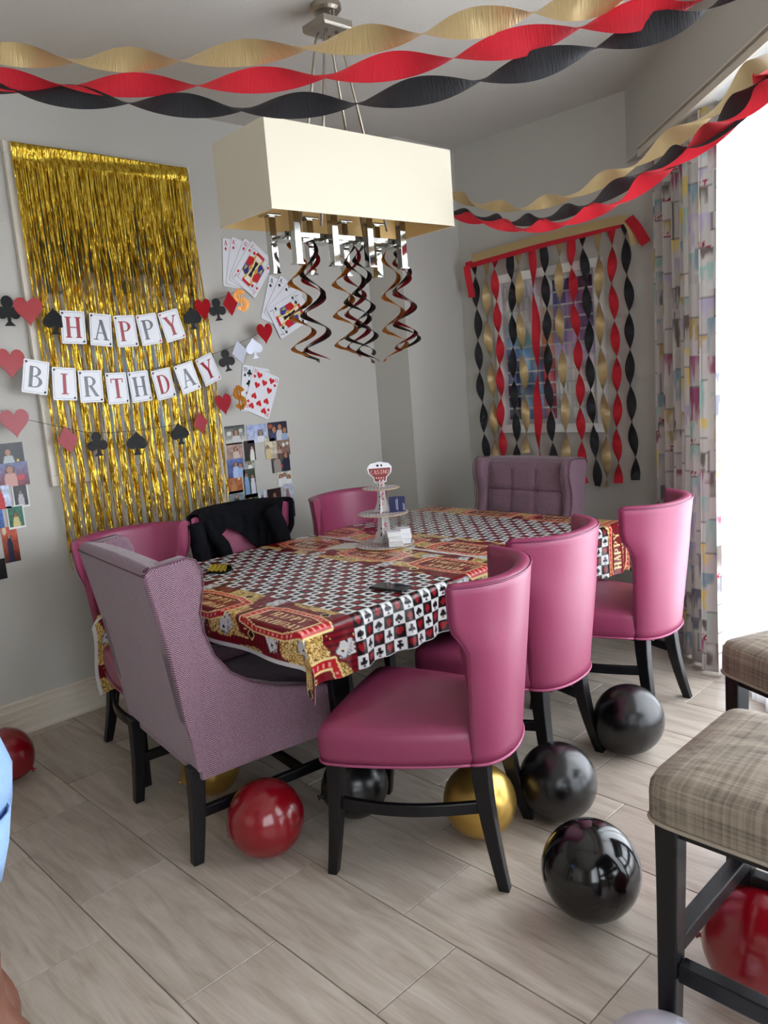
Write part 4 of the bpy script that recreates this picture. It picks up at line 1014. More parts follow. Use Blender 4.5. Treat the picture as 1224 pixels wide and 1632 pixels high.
# ================================================================== GARLAND BANNERS
XG = XL + .10
def wall_pt(px, py, x=XG): return back(px, py, 0, x)
SHAPE_M = dict(red=M_red_foil, rose=M_rose_foil, black=M_black_print, pearl=M_pale_foil, orange=M_orange_foil)
def garland(label, cordpx, items):
    t = thing('banner', label, 'banner', tuple(wall_pt(*cordpx[len(cordpx) // 2])))
    O = Vector(t.location)
    pts = [Vector(wall_pt(*q)) - O for q in cordpx]
    MB().tube(catmull(pts, 6), .0012, 5).build('cord', M_cord, t)
    for it in items:
        kind, px, py = it[0], it[1], it[2]; colr = it[3]; rot = math.radians(it[4]) if len(it) > 4 else 0; sz = it[5] if len(it) > 5 else .115
        c = Vector(wall_pt(px, py)) - O + Vector((.004 + .004 * random.random(), 0, 0))
        # local frame: x = +Y wall direction, y = up, z = out of wall (+X); slight turn about the vertical
        turn = random.uniform(-.18, .18) if kind != 'card' else random.uniform(-.08, .08)
        M = Matrix.Translation(c) @ frame_of((0, 0, 0), (0, 1, 0), (0, 0, 1)) @ Matrix.Rotation(turn, 4, 'Y') @ Matrix.Rotation(rot, 4, 'Z')
        if kind == 'card':
            W_, H_ = .114, .152
            poly = [(-W_ / 2 + .004, -H_ / 2), (W_ / 2 - .004, -H_ / 2), (W_ / 2, -H_ / 2 + .004), (W_ / 2, H_ / 2 - .004), (W_ / 2 - .004, H_ / 2), (-W_ / 2 + .004, H_ / 2), (-W_ / 2, H_ / 2 - .004), (-W_ / 2, -H_ / 2 + .004)]
            cm = MB(); cm.prism(poly, 0, .001, 0, M); card = cm.build('letter_card', M_paper, t)
            lm = MB(); put_glyph(lm, colr[0], M, .095, .001, .0016); lm.build('letter', dict(r=M_rose_foil, s=M_silver_foil)[colr[1]], card)
            pm = MB(); sn = ('spade', 'heart', 'club', 'diamond')[int(px) % 4]
            put_poly(pm, SUIT[sn], M, -.046, .064, .013, .001, .0015); p2 = MB(); put_poly(p2, SUIT[sn], M, .046, -.064, .013, .001, .0015, rot=PI)
            for q_ in (pm, p2): q_.build('corner_pip', M_red_print if sn in ('heart', 'diamond') else M_black_print, card)
            bm_ = MB(); g = .0012
            for (a, b, c_, d) in ((-.05, .05, .068, .068 + g), (-.05, .05, -.069, -.069 + g), (-.05, -.05 + g, -.069, .069), (.05 - g, .05, -.069, .069)): bm_.prism([(a, c_), (b, c_), (b, d), (a, d)], .001, .0013, 0, M)
            bm_.build('card_border', M_silver_foil, card)
        elif kind == 'dollar':
            dm = MB(); put_glyph(dm, '$', M, sz, 0, .004); dm.build('dollar_sign', M_orange_foil, t)
        else:
            pm = MB(); put_poly(pm, SUIT[kind], M, 0, 0, sz * (1.0 if kind != 'diamond' else 1.1), 0, .003); o = pm.build(kind + '_cutout', SHAPE_M[colr], t, bevel=.001)
    return t
garland('banner spelling HAPPY in white cards between suit cutouts, top string',
        [(-20, 474), (0, 478), (44, 481), (90, 496), (116, 496), (160, 503), (198, 506), (237, 502), (272, 494), (304, 492), (326, 481), (348, 476), (366, 469), (384, 460)],
        [('club', 12, 495, 'black', 0, .135), ('heart', 45, 497, 'red', 0, .135), ('spade', 86, 512, 'black', 0, .12), ('card', 116, 522, 'Hr', -3), ('card', 160, 526, 'As', -5), ('card', 200, 528, 'Pr', 2), ('card', 237, 525, 'Ps', 8), ('card', 273, 519, 'Yr', 14),
         ('spade', 305, 507, 'black', 4, .115), ('heart', 323, 494, 'red', 6, .12), ('club', 345, 493, 'black', 5, .12), ('diamond', 366, 484, 'red', 4, .12), ('dollar', 383, 478, 'orange', 14, .115)])
garland('banner spelling BIRTHDAY in white cards, middle string',
        [(-20, 574), (0, 570), (18, 566), (40, 577), (80, 585), (122, 592), (165, 596), (205, 596), (244, 588), (280, 580), (312, 572), (345, 562), (362, 556), (382, 546), (402, 537), (420, 525)],
        [('heart', 16, 580, 'red', -4, .14), ('card', 56, 601, 'Bs', -12), ('card', 102, 612, 'Ir', -5), ('card', 144, 616, 'Rs', -2), ('card', 186, 619, 'Tr', 0), ('card', 222, 616, 'Hs', 4), ('card', 260, 612, 'Dr', 9), ('card', 298, 602, 'As', 15), ('card', 331, 589, 'Yr', 20),
         ('club', 360, 574, 'black', 8, .12), ('diamond', 381, 561, 'pearl', 10, .12), ('spade', 404, 555, 'pearl', 6, .115), ('heart', 421, 532, 'red', 3, .12)])
garland('banner of suit cutouts without letters, lowest string',
        [(-20, 648), (0, 654), (26, 664), (45, 669), (108, 683), (154, 690), (218, 686), (260, 680), (285, 676), (320, 662), (352, 642), (378, 625)],
        [('heart', 23, 675, 'rose', 0, .135), ('diamond', 107, 701, 'rose', 6, .12), ('club', 154, 707, 'black', 2, .12), ('spade', 217, 706, 'black', -3, .12), ('spade', 285, 691, 'black', 4, .115), ('diamond', 318, 674, 'rose', 8, .11), ('heart', 356, 645, 'rose', 6, .12), ('dollar', 381, 633, 'orange', 6, .125)])

# ================================================================== WALL PLAYING CARDS
def playing_card(rank, suit, TLp, BLp, layer, label, face=False, group='large playing cards on the left wall'):
    x = XL + .003 + layer * .0022; A = Vector(back(*TLp, 0, XL)); B = Vector(back(*BLp, 0, XL)); A.x = B.x = x
    up = (A - B).normalized(); H = .264; W_ = .189; right = Vector((0, up.z, -up.y)); org = B + right * W_ / 2 + up * (A - B).length / 2
    t = thing('playing_card', label, 'playing card', tuple(org), group=group)
    M = frame_of((0, 0, 0), right, up)
    c = .012; poly = []
    for cx_, cy_, a0 in ((W_ / 2 - c, -H / 2 + c, -90), (W_ / 2 - c, H / 2 - c, 0), (-W_ / 2 + c, H / 2 - c, 90), (-W_ / 2 + c, -H / 2 + c, 180)):
        for k in range(5): a = math.radians(a0 + 90 * k / 4); poly.append((cx_ + c * math.cos(a), cy_ + c * math.sin(a)))
    MB().prism(poly, 0, .0012, 0, M).build('card_face', M_paper, t)
    MB().prism([(x * 1.008, y * 1.006) for x, y in poly], 0, .0007, 0, M).build('card_edge', mat('card_edge', rgb(70, 74, 84), .6), t)
    red = suit in ('heart', 'diamond'); m = M_red_print if red else M_black_print; z0, z1 = .0012, .0017
    for s in (1, -1):
        for q in (1, -1):
            if q == -1 and not (face or rank == '10'): continue
            im = MB()
            rot = 0 if s == 1 else PI
            R2 = M @ Matrix.Rotation(rot, 4, 'Z'); xx = -(W_ / 2 - .02) * q; yy = H / 2 - .026
            Mi = R2 @ Matrix.Translation((xx, yy, 0))
            if rank == '10': put_glyph(im, '1', Mi @ Matrix.Translation((-.007, 0, 0)), .024, z0, z1); put_glyph(im, '0', Mi @ Matrix.Translation((.006, 0, 0)), .024, z0, z1)
            else: put_glyph(im, rank, Mi, .026, z0, z1)
            im.build('corner_index', m, t); im = MB(); put_poly(im, SUIT[suit], R2, xx, yy - .032, .021, z0, z1); im.build('corner_pip', m, t)
    if rank == '10':
        pm = MB()
        for px_, py_, r_ in ((-.045, .09, 0), (.045, .09, 0), (-.045, .03, 0), (.045, .03, 0), (0, .06, 0), (-.045, -.03, PI), (.045, -.03, PI), (-.045, -.09, PI), (.045, -.09, PI), (0, -.06, PI)):
            put_poly(pm, SUIT[suit], M, px_, py_, .04, z0, z1, rot=r_)
        pm.build('pips', m, t)
    if face:
        fm = MB(); g = .001
        def q(poly, colr, za=.0): fm.prism(poly, z0 + za, z0 + za + .0003, 0, M, rgb(*colr))
        for (a, b, c_, d) in ((-.062, .062, .103, .1045), (-.062, .062, -.1045, -.103), (-.062, -.0605, -.103, .103), (.0605, .062, -.103, .103)): q([(a, c_), (b, c_), (b, d), (a, d)], (60, 70, 110))
        # a made-up court figure, mirrored top and bottom: robe bands, collar, head, hair, hat
        for s in (1, -1):
            def P(l): return [(x * s, y * s) for x, y in l]
            q(P([(-.06, 0), (.06, 0), (.06, .05), (.035, .062), (-.035, .062), (-.06, .05)]), (206, 160, 70), .0002)
            q(P([(-.06, 0), (-.03, 0), (-.008, .055), (-.03, .06), (-.06, .045)]), (196, 30, 40), .0004)
            q(P([(.06, 0), (.034, 0), (.01, .055), (.03, .06), (.06, .042)]), (36, 52, 130) if red else (40, 60, 150), .0004)
            q(P([(-.012, 0), (.012, 0), (.022, .055), (-.022, .055)]), (236, 222, 170), .0006)
            q(P([(-.004, 0), (.004, 0), (.012, .05), (-.012, .05)]), (20, 20, 24), .0008)
            q(P([(-.03, .055), (.03, .055), (.034, .09), (.0, .1), (-.034, .09)]), (220, 180, 90), .0007)
            q(P([(-.018, .058), (.018, .058), (.02, .085), (-.02, .085)]), (238, 232, 224), .0009)
            q(P([(-.03, .084), (.034, .084), (.03, .101), (-.026, .101)]), (196, 30, 40), .0011)
            for ex in (-.008, .008): q(P([(ex - .002, .07), (ex + .002, .07), (ex + .002, .073), (ex - .002, .073)]), (40, 60, 140), .0013)
            for kk in range(5): q(P([(.036 + kk * .005, .006), (.038 + kk * .005, .006), (.05, .04), (.048, .04)]), (230, 200, 90), .0006)
            put_poly(fm, SUIT[suit], M, -.042 * s, .082 * s, .026, z0, z0 + .0008, col=rgb(200, 28, 40) if red else rgb(12, 12, 14), rot=0 if s == 1 else PI)
        q([(-.009, -.009), (.009, -.009), (.009, .009), (-.009, .009)], (12, 12, 16), .0014)
        fm.build('court_figure', M_print, t)
    return t
for i, (r, tl, bl) in enumerate((('A', (353.7, 378.3), (355, 456.7)), ('K', (368, 377), (359, 451.5)), ('Q', (387.7, 380), (363.5, 443.7)), ('J', (398.8, 383.5), (366.8, 441)))):
    playing_card(r, 'diamond', tl, bl, i, {'A': 'ace', 'K': 'king', 'Q': 'queen', 'J': 'jack'}[r] + ' of diamonds wall card in the upper fan' + (', on top of its fan' if r == 'J' else ''), r == 'J')
for i, (r, tl, bl) in enumerate((('A', (429, 438.4), (415, 507)), ('K', (444.6, 441.7), (421, 496)), ('Q', (458, 450), (423.7, 492)), ('J', (470.7, 464.6), (426, 493)))):
    playing_card(r, 'spade', tl, bl, i, {'A': 'ace', 'K': 'king', 'Q': 'queen', 'J': 'jack'}[r] + ' of spades wall card in the fan behind the swirls', r == 'J')
playing_card('10', 'club', (386, 580), (382, 655), 0, 'ten of clubs wall card mostly hidden behind the ten of hearts')
playing_card('10', 'heart', (405, 582), (386, 652.6), 1, 'ten of hearts wall card above the photo collage')

# ================================================================== PHOTO PRINTS
def photo(label, x0, y0, x1, y1, top, bot, figs, border=0.0, layer=0, blobs=(), group='photo prints taped to the left wall'):
    A = back(x0, y0, 0, XL); B = back(x1, y1, 0, XL); ya, yb = sorted((A[1], B[1])); zb, za = sorted((A[2], B[2]))
    xw = XL + .003 + .0012 * layer; W_, H_ = yb - ya, za - zb; res = .0032; nu, nv = max(8, int(W_ / res)), max(8, int(H_ / res))
    U, V = np.meshgrid(np.linspace(0, 1, nu), np.linspace(0, 1, nv), indexing='ij'); C = np.array(rgb(*bot))[None, None] * (1 - V[..., None]) + np.array(rgb(*top))[None, None] * V[..., None]
    C = C * (.65 + .7 * vnoise(U * W_, V * H_, .012, int(x0 + y0) % 50))[..., None]
    for bx, by, br, bc in blobs: C[((U - bx) ** 2 + (V - by) ** 2) < br * br] = rgb(*bc)
    ar = H_ / W_
    for (cx, hh, shirt, hair, skin) in figs:   # hh: head centre height 0..1
        hr = .10 * (1 if hh < .85 else 1); X = (U - cx); Y = (V - hh) * ar
        C[(X ** 2 / (hr * 1.45) ** 2 + (Y + .02) ** 2 / (hr * 1.7) ** 2 < 1)] = rgb(*hair)
        body = (np.abs(X) < .2 * (.55 + .45 * np.clip((hh - V) * 3, 0, 1))) & (V < hh - hr * 1.1 / ar); C[body] = np.array(rgb(*shirt))
        C[(X ** 2 / hr ** 2 + Y ** 2 / (hr * 1.25) ** 2 < 1)] = rgb(*skin)
    if border:
        e = (U < border / W_) | (U > 1 - border / W_) | (V < border * 1.3 / H_) | (V > 1 - border / H_); C[e] = rgb(232, 234, 232)
    cy, cz = (ya + yb) / 2, (za + zb) / 2
    P = np.stack([np.full(U.shape, 0.0), (U - .5) * W_, (V - .5) * H_], -1); o = grid_obj('photo_print', P, C, M_print, None, smooth=False); o.location = (xw, cy, cz)
    s = o.modifiers.new('s', 'SOLIDIFY'); s.thickness = .0008
    return tag(o, label, 'photograph', group)
def c3(x, y): return 340 + x * .17157, 560 + y * .17157
SK = (170, 120, 95); HB = (24, 18, 18)
RP = [((98, 700), (300, 850), (40, 44, 44), (200, 198, 190), [(.55, .6, (200, 200, 200), HB, SK)], 'black and white photo of a person walking, top left of the right collage', [(.2, .6, .12, (210, 210, 205)), (.8, .7, .1, (200, 200, 195))]),
      ((300, 690), (500, 832), (150, 165, 205), (190, 195, 215), [(.68, .5, (220, 220, 225), (60, 60, 70), (150, 130, 120))], 'pale blue beach photo, top middle of the right collage', []),
      ((498, 665), (690, 815), (40, 40, 60), (70, 70, 80), [(.3, .6, (60, 70, 110), HB, SK), (.6, .7, (200, 200, 205), HB, SK), (.85, .5, (150, 170, 200), HB, SK)], 'dark group photo, top right corner of the right collage', [(.12, .8, .12, (150, 80, 50))]),
      ((118, 860), (280, 1003), (170, 140, 128), (160, 130, 120), [(.55, .62, (205, 185, 175), HB, SK)], 'photo of a person in pale top on beige, below the walking photo', []),
      ((275, 835), (395, 1008), (46, 34, 34), (40, 30, 30), [(.7, .62, (225, 222, 215), HB, (200, 150, 125))], 'close-up photo of a laughing person in white', []),
      ((468, 815), (585, 990), (206, 196, 170), (196, 186, 160), [(.25, .58, (214, 190, 140), HB, SK)], 'beige photo of a person standing at its left edge', []),
      ((582, 808), (715, 955), (150, 120, 100), (120, 90, 80), [(.15, .45, (190, 150, 140), HB, SK)], 'photo of shelves with white items', [(.5, .6, .12, (215, 215, 210)), (.8, .65, .1, (215, 215, 210))]),
      ((530, 960), (715, 1105), (90, 84, 80), (60, 60, 66), [(.3, .85, (150, 140, 132), HB, SK), (.8, .85, (28, 34, 60), HB, SK)], 'photo of people in grey and navy coats', [(.58, .3, .08, (190, 60, 50))]),
      ((122, 1008), (290, 1160), (90, 110, 170), (60, 70, 110), [(.5, .7, (170, 190, 225), HB, SK), (.78, .6, (150, 175, 215), HB, SK)], 'blue photo of two people side by side', []),
      ((285, 1003), (390, 1098), (90, 110, 80), (200, 200, 195), [(.5, .6, (225, 225, 225), HB, SK)], 'small green photo of a person in white', []),
      ((125, 1165), (275, 1305), (176, 104, 50), (150, 80, 44), [(.4, .65, (190, 130, 80), (120, 60, 30), SK)], 'orange-toned photo at the left edge of the right collage', [(.8, .8, .09, (220, 190, 160))]),
      ((268, 1100), (405, 1345), (60, 70, 56), (34, 60, 30), [(.25, .8, (130, 160, 205), HB, SK), (.75, .72, (214, 214, 224), HB, SK)], 'tall photo of two people in blue and white', []),
      ((585, 1105), (730, 1235), (205, 200, 180), (200, 198, 190), [(.25, .6, (225, 225, 225), HB, SK), (.5, .65, (220, 220, 220), HB, SK), (.8, .5, (225, 225, 225), HB, SK)], 'cream photo of a group in white', []),
      ((140, 1308), (290, 1445), (140, 160, 170), (100, 110, 120), [(.5, .68, (36, 38, 44), (70, 50, 40), (180, 140, 120))], 'photo of a person in black before ornate ironwork', []),
      ((288, 1335), (420, 1425), (60, 74, 40), (50, 80, 34), [(.4, .7, (190, 170, 140), HB, SK)], 'green garden photo just above the black jacket', []),
      ((410, 1300), (495, 1405), (206, 212, 226), (190, 200, 215), [(.5, .6, (40, 56, 84), HB, (190, 140, 110))], 'pale photo of a child in a dark top', []),
      ((497, 1285), (635, 1400), (30, 16, 16), (60, 26, 24), [(.5, .55, (190, 170, 160), (70, 40, 30), SK)], 'dark red photo of a person wearing a hat', []),
      ((640, 1235), (748, 1385), (190, 196, 210), (170, 176, 190), [(.4, .65, (150, 110, 110), HB, SK)], 'pale photo of a person at the right edge of the collage', []),
      ((640, 1378), (762, 1530), (26, 32, 28), (34, 40, 30), [(.4, .6, (30, 30, 34), HB, (190, 140, 115)), (.7, .58, (50, 50, 54), HB, SK)], 'dark photo of two people, lowest of the right collage', [])]
for i, (a, b, t_c, b_c, fg, lab, bl_) in enumerate(RP): photo(lab, *c3(*a), *c3(*b), t_c, b_c, fg, 0, i % 3, bl_)
def c4(x, y): return x * .1408, 700 + y * .1408
LP = [((-60, 60), (285, 292), (36, 38, 44), (30, 30, 34), [(.42, .6, (170, 178, 180), HB, SK)], 0, 'dark photo of a person in grey, top of the left collage', [(.75, .25, .05, (230, 200, 40))]),
      ((-60, 288), (338, 505), (100, 110, 150), (120, 30, 40), [(.42, .7, (200, 150, 140), HB, SK)], 0, 'photo of a person behind red flowers', [(.6, .3, .12, (170, 30, 46)), (.75, .35, .12, (190, 50, 60)), (.45, .25, .08, (225, 190, 190))]),
      ((-100, 540), (130, 775), (190, 204, 232), (200, 210, 235), [(.42, .8, (190, 20, 30), HB, SK)], 0, 'photo of a person in red beside pale sky', []),
      ((120, 500), (340, 755), (60, 56, 58), (40, 38, 40), [(.5, .6, (180, 180, 186), (20, 18, 20), (120, 110, 110))], .006, 'white-bordered black and white instant photo', []),
      ((-60, 790), (52, 1000), (50, 100, 190), (60, 90, 150), [], 0, 'blue sea photo at the left picture edge', []),
      ((60, 765), (292, 990), (46, 110, 86), (40, 90, 70), [(.5, .58, (210, 196, 130), (14, 12, 12), (150, 96, 62))], .006, 'white-bordered instant photo of a person against green', []),
      ((0, 1005), (238, 1370), (200, 90, 60), (70, 26, 26), [(.45, .72, (34, 40, 66), HB, SK)], 0, 'photo of a person in navy seated at a table', [(.55, .25, .1, (190, 120, 80)), (.2, .9, .12, (214, 190, 160))]),
      ((-60, 1365), (85, 1570), (14, 14, 18), (10, 10, 12), [], 0, 'black photo, lowest of the left collage', [])]
for i, (a, b, t_c, b_c, fg, bd, lab, bl_) in enumerate(LP): photo(lab, *c4(*a), *c4(*b), t_c, b_c, fg, bd, i % 3, bl_)

# ================================================================== BLACK JACKET on the chair back
def jacket():
    nu, nv = 70, 44; TH = math.radians(-4); ca, sa = math.cos(TH), math.sin(TH); ox, oy = -1.005, 1.368
    P = np.zeros((nu, nv, 3))
    M_j = mat('black_jacket_cloth', rgb(11, 12, 17), .9, spec=.15, noise=(20, .15), bump=(30, .5))
    def shell(a, z, off):
        tz = (z - .385) / (.565); rear = -.055 - .055 * tz; t = min(max((z - .73) / .11, 0), 1); t = t * t * (3 - 2 * t); fx = .054 - .014 * min(1, max(0, (z - .385) / .35)) + .032 * t
        ph = a * PI / 2; wv = .192 + .053 * tz + .030 * t * abs(a) ** 5 - off; y = wv * math.copysign(abs(math.sin(ph)) ** .92, math.sin(ph)); x = fx + .012 - (fx + .0 - rear - off) * abs(math.cos(ph)) ** .95
        return x, y, z
    for i in range(nu):
        a = -1.04 + 2.08 * i / (nu - 1)
        # how far the cloth hangs inside (front, seen from the room): deep at left, open in the middle, deep at right
        k = (a + 1) / 2
        ins = np.interp(k, [0, .20, .27, .33, .42, .54, .70, .84, 1.0], [.40, .40, .27, .14, .10, .14, .22, .36, .36])
        out = .42 + .05 * math.sin(k * 11)
        for j in range(nv):
            v = j / (nv - 1)
            if v < .4:
                s = (.4 - v) / .4; z = .965 - s * out; off = -.008 - .010 * s * (1 + math.sin(a * 19))
            elif v < .5:
                g = (v - .4) / .1; z = .965 + .008 * math.sin(g * PI); off = -.008 + g * (.066)
            else:
                s = (v - .5) / .5; z = .965 - s * ins; off = .058 + .010 * s * (1 + math.sin(a * 23 + 1)) + .004 * math.sin(z * 40 + a * 9)
            x, y, z = shell(max(-1, min(1, a)), max(z, .39), off)
            y += math.copysign(max(0, abs(a) - .9) * .12, a) * (1 if v < .5 else 1)
            P[i, j] = (x * ca - y * sa, x * sa + y * ca, z)
    t = thing('jacket', 'black jacket draped over a magenta chair back', 'jacket', (ox, oy, 0))
    b = grid_obj('jacket_body', P, None, M_j, t); b.modifiers.new('s', 'SOLIDIFY').thickness = .004
    # sleeves hanging inside and outside
    def sleeve(pts, r):
        mb = MB(); mb.tube(catmull([(x * ca - y * sa, x * sa + y * ca, z) for x, y, z in pts], 6), r, 12); mb.build('sleeve', M_j, t, smooth=True)
    sleeve([(.06, -.19, .93), (.075, -.17, .86), (.08, -.13, .80), (.085, -.11, .72)], [.026] * 6 + [.034] * 6 + [.036] * 6 + [.03])
    sleeve([(.09, -.27, .93), (.11, -.26, .80), (.11, -.25, .66), (.10, -.24, .52)], .04)
    sleeve([(.05, .17, .93), (.075, .19, .86), (.085, .21, .76), (.09, .2, .62)], .045)
    MB().tube([(.0, 0, 0)] * 1 + [(.0, .0, .001)], .001, 4) 
    return t
jacket()

# ================================================================== THINGS ON THE TABLE
TT = TZ + .0135
M_suitcard = mat('suit_printed_card', attr=True, rough=.5)
def disc(parent, r, z, name, seed, thick=.003):
    n = 90; R_, A_ = np.meshgrid(np.linspace(0.0, 1, 26), np.linspace(0, 2 * PI, n), indexing='ij'); X = R_ * r * np.cos(A_); Y = R_ * r * np.sin(A_)
    C = np.empty(X.shape + (3,)); C[:] = rgb(214, 210, 208); cell = .022; i = np.floor(X / cell).astype(int); j = np.floor(Y / cell).astype(int)
    chk = (i + j) % 2 == 0; pip = (X / cell - i - .5) ** 2 + (Y / cell - j - .5) ** 2 < .09; C[~chk] = rgb(190, 185, 185); C[chk & pip] = rgb(30, 26, 28); C[~chk & pip] = rgb(150, 40, 50); C[R_ > .965] = rgb(190, 160, 120)
    o = grid_obj(name, np.stack([X, Y, np.full(X.shape, z)], -1), C, M_suitcard, parent, smooth=False); o.modifiers.new('s', 'SOLIDIFY').thickness = thick; return o
sd = thing('cupcake_stand', 'three-tier cardboard cupcake stand with a casino sign on top', 'cake stand', (-.30, 1.717, TT))
disc(sd, .140, .004, 'tier_disc', 1); disc(sd, .118, .150, 'tier_disc', 2); disc(sd, .087, .268, 'tier_disc', 3)
M_col = mat('white_suit_card', rgb(205, 200, 198), .5)
def column(z0, z1, rb, rt, nm='column'):
    # two slotted crossing card panels flared at the bottom
    for k in range(2):
        n = 12; L = []; 
        for i in range(n + 1):
            t = i / n; r = rt + (rb - rt) * (1 - t) ** 3.0 + .006 * math.sin(PI * t) * 0; L.append((r, z0 + (z1 - z0) * t))
        poly = [(-r, z) for r, z in L] + [(r, z) for r, z in L[::-1]]
        Mx = Matrix.Rotation(math.radians(30 + 90 * k), 4, 'Z') @ Matrix.Rotation(PI / 2, 4, 'X')
        mb = MB(); mb.prism(poly, -.0012, .0012, 0, Mx); o = mb.build(nm, M_col, sd)
        pm = MB()
        for i in range(7):
            t = .12 + .8 * random.random(); zz = z0 + (z1 - z0) * t; r = (rt + (rb - rt) * (1 - t) ** 3) * .6
            for sg in (1, -1): pm.prism([(random.uniform(-r, r) + .0 + x * .011, zz + y * .011) for x, y in [(0, 0)]] and [(px_ * .011 + (i % 3 - 1) * r * .6, zz + py_ * .011) for px_, py_ in SUIT[('spade', 'heart', 'diamond')[i % 3]]], -.0018 if sg < 0 else .0012, -.0012 if sg < 0 else .0018, i % 3 != 0, Mx)
        pm.build('suit_pips', [M_black_print, M_red_print], o)
column(.006, .146, .062, .026); column(.153, .265, .046, .019); column(.271, .305, .019, .017, 'top_column')
Msg = frame_of((0, 0, .335), (.72, .69, 0), (0, 0, 1))
sg = [(-.026, -.04), (.026, -.04), (.03, -.018), (.05, .0), (.054, .025), (.04, .042), (.0, .05), (-.04, .042), (-.054, .025), (-.05, .0), (-.03, -.018)]
so = MB().prism([(x * 1.06, y * 1.06) for x, y in sg], -.002, .002, 0, Msg).build('sign', M_paper, sd)
MB().prism([(x * .94, y * .94) for x, y in sg if y < .03] , .002, .003, 0, Msg).build('sign_panel', mat('sign_maroon', rgb(128, 50, 46), .5), so)
gm = MB()
for k, c_ in enumerate('CASINO'): put_glyph(gm, c_, Msg @ Matrix.Translation(((k - 2.5) * .0145, .006, 0)), .02, .003, .0036)
for k in range(4): put_poly(gm, SUIT[('heart', 'club', 'spade', 'diamond')[k]], Msg, (k - 1.5) * .011, -.022, .009, .003, .0036)
gm.build('sign_lettering', mat('sign_pink', rgb(226, 170, 160), .5), so)
pm = MB(); put_poly(pm, SUIT['spade'], Msg, -.008, .036, .014, .003, .0036); put_poly(pm, SUIT['club'], Msg, .01, .036, .012, .003, .0036); pm.build('sign_pips', M_black_print, so)
MB().box(-.002, .002, -.003, .003, .29, .30).build('sign_stem', M_paper, sd)
# card boxes on the bottom tier
M_acr = mat('clear_plastic', rgb(222, 224, 224), .12, spec=.6)
pos = [(.055, .020, 0), (.070, -.045, 0), (.057, .022, 1), (.068, -.046, 1), (.052, .018, 2), (.062, -.050, 2)]
for i, (dx, dy, lv) in enumerate(pos):
    b = thing('card_box', ('left' if i % 2 == 0 else 'right') + ' clear plastic card box, ' + ('bottom', 'middle', 'top')[lv] + ' layer on the cupcake stand base', 'box', (-.30 + dx + .03, 1.717 + dy + .02, TT + .0065 + lv * .0235), math.radians(42 + 5 * lv), 'clear card boxes stacked on the cupcake stand')
    MB().box(-.033, .033, -.03, .03, 0, .017).build('box_base', M_acr, b, bevel=.0015); MB().box(-.034, .034, -.031, .031, .017, .0225).build('box_lid', M_paper, b, bevel=.0015)
bk = thing('blue_booklet', 'small navy blue booklet standing on the middle tier', 'booklet', (-.30 + .064, 1.717 + .035, TT + .152), math.radians(44))
MB().box(-.037, .037, -.004, .004, 0, .072).build('cover', mat('navy_card', rgb(22, 26, 74), .4), bk, bevel=.001)
mb = MB()
for k, (xx, hh, h0) in enumerate(((-.006, .045, .012), (.0, .055, .008), (.026, .035, .006), (.031, .03, .006))): mb.box(xx, xx + .0025, -.0046, -.004, h0, h0 + hh)
mb.build('cover_lettering', mat('silver_print', rgb(170, 176, 200), .4), bk)
nk = MB().prism([(-.10, -.05), (.10, -.06), (.09, .05), (-.02, .07)], 0, .002, 0, Matrix.Translation((-.44, 1.60, TT - .001)) @ Matrix.Rotation(math.radians(40), 4, 'Z')).build('napkin', mat('napkin_paper', rgb(206, 202, 196), .8)); tag(nk, 'folded white napkin beside the cupcake stand', 'napkin')
ph_ = thing('phone', 'dark smartphone lying near the right edge of the table', 'phone', (.285, 1.165, TT + .0005), math.radians(10))
MB().box(-.075, .075, -.036, .036, 0, .008).build('body', mat('phone_case', rgb(24, 24, 28), .3), ph_, bevel=.003)
MB().box(-.071, .071, -.033, .033, .008, .0086).build('screen', mat('phone_glass', rgb(10, 12, 16), .05, spec=.8), ph_)
gb = thing('gold_packet', 'small crumpled gold foil packet on the left part of the table', 'packet', (-.575, .985, TT), math.radians(28)); gb.scale = (.62, .7, .8)
mb = MB(); nU = 9
rows = [[(-.07 + .14 * i / 8, -.045 + .01 * (i % 2), .006 + .006 * (i % 2)), (-.066 + .13 * i / 8, .0, .030 + .008 * ((i + 1) % 2)), (-.06 + .125 * i / 8, .04, .022 + .01 * (i % 2)), (-.064 + .13 * i / 8, .048, 0)] for i in range(9)]
mb.loft(rows, closed=False, caps=(False, False)); mb.build('foil_wrap', mat('gold_foil_packet', rgb(196, 176, 70), .22, 1), gb).modifiers.new('s', 'SOLIDIFY').thickness = .002
MB().box(-.078, .075, -.05, .05, 0, .006).build('tray', M_black_print, gb, bevel=.002)

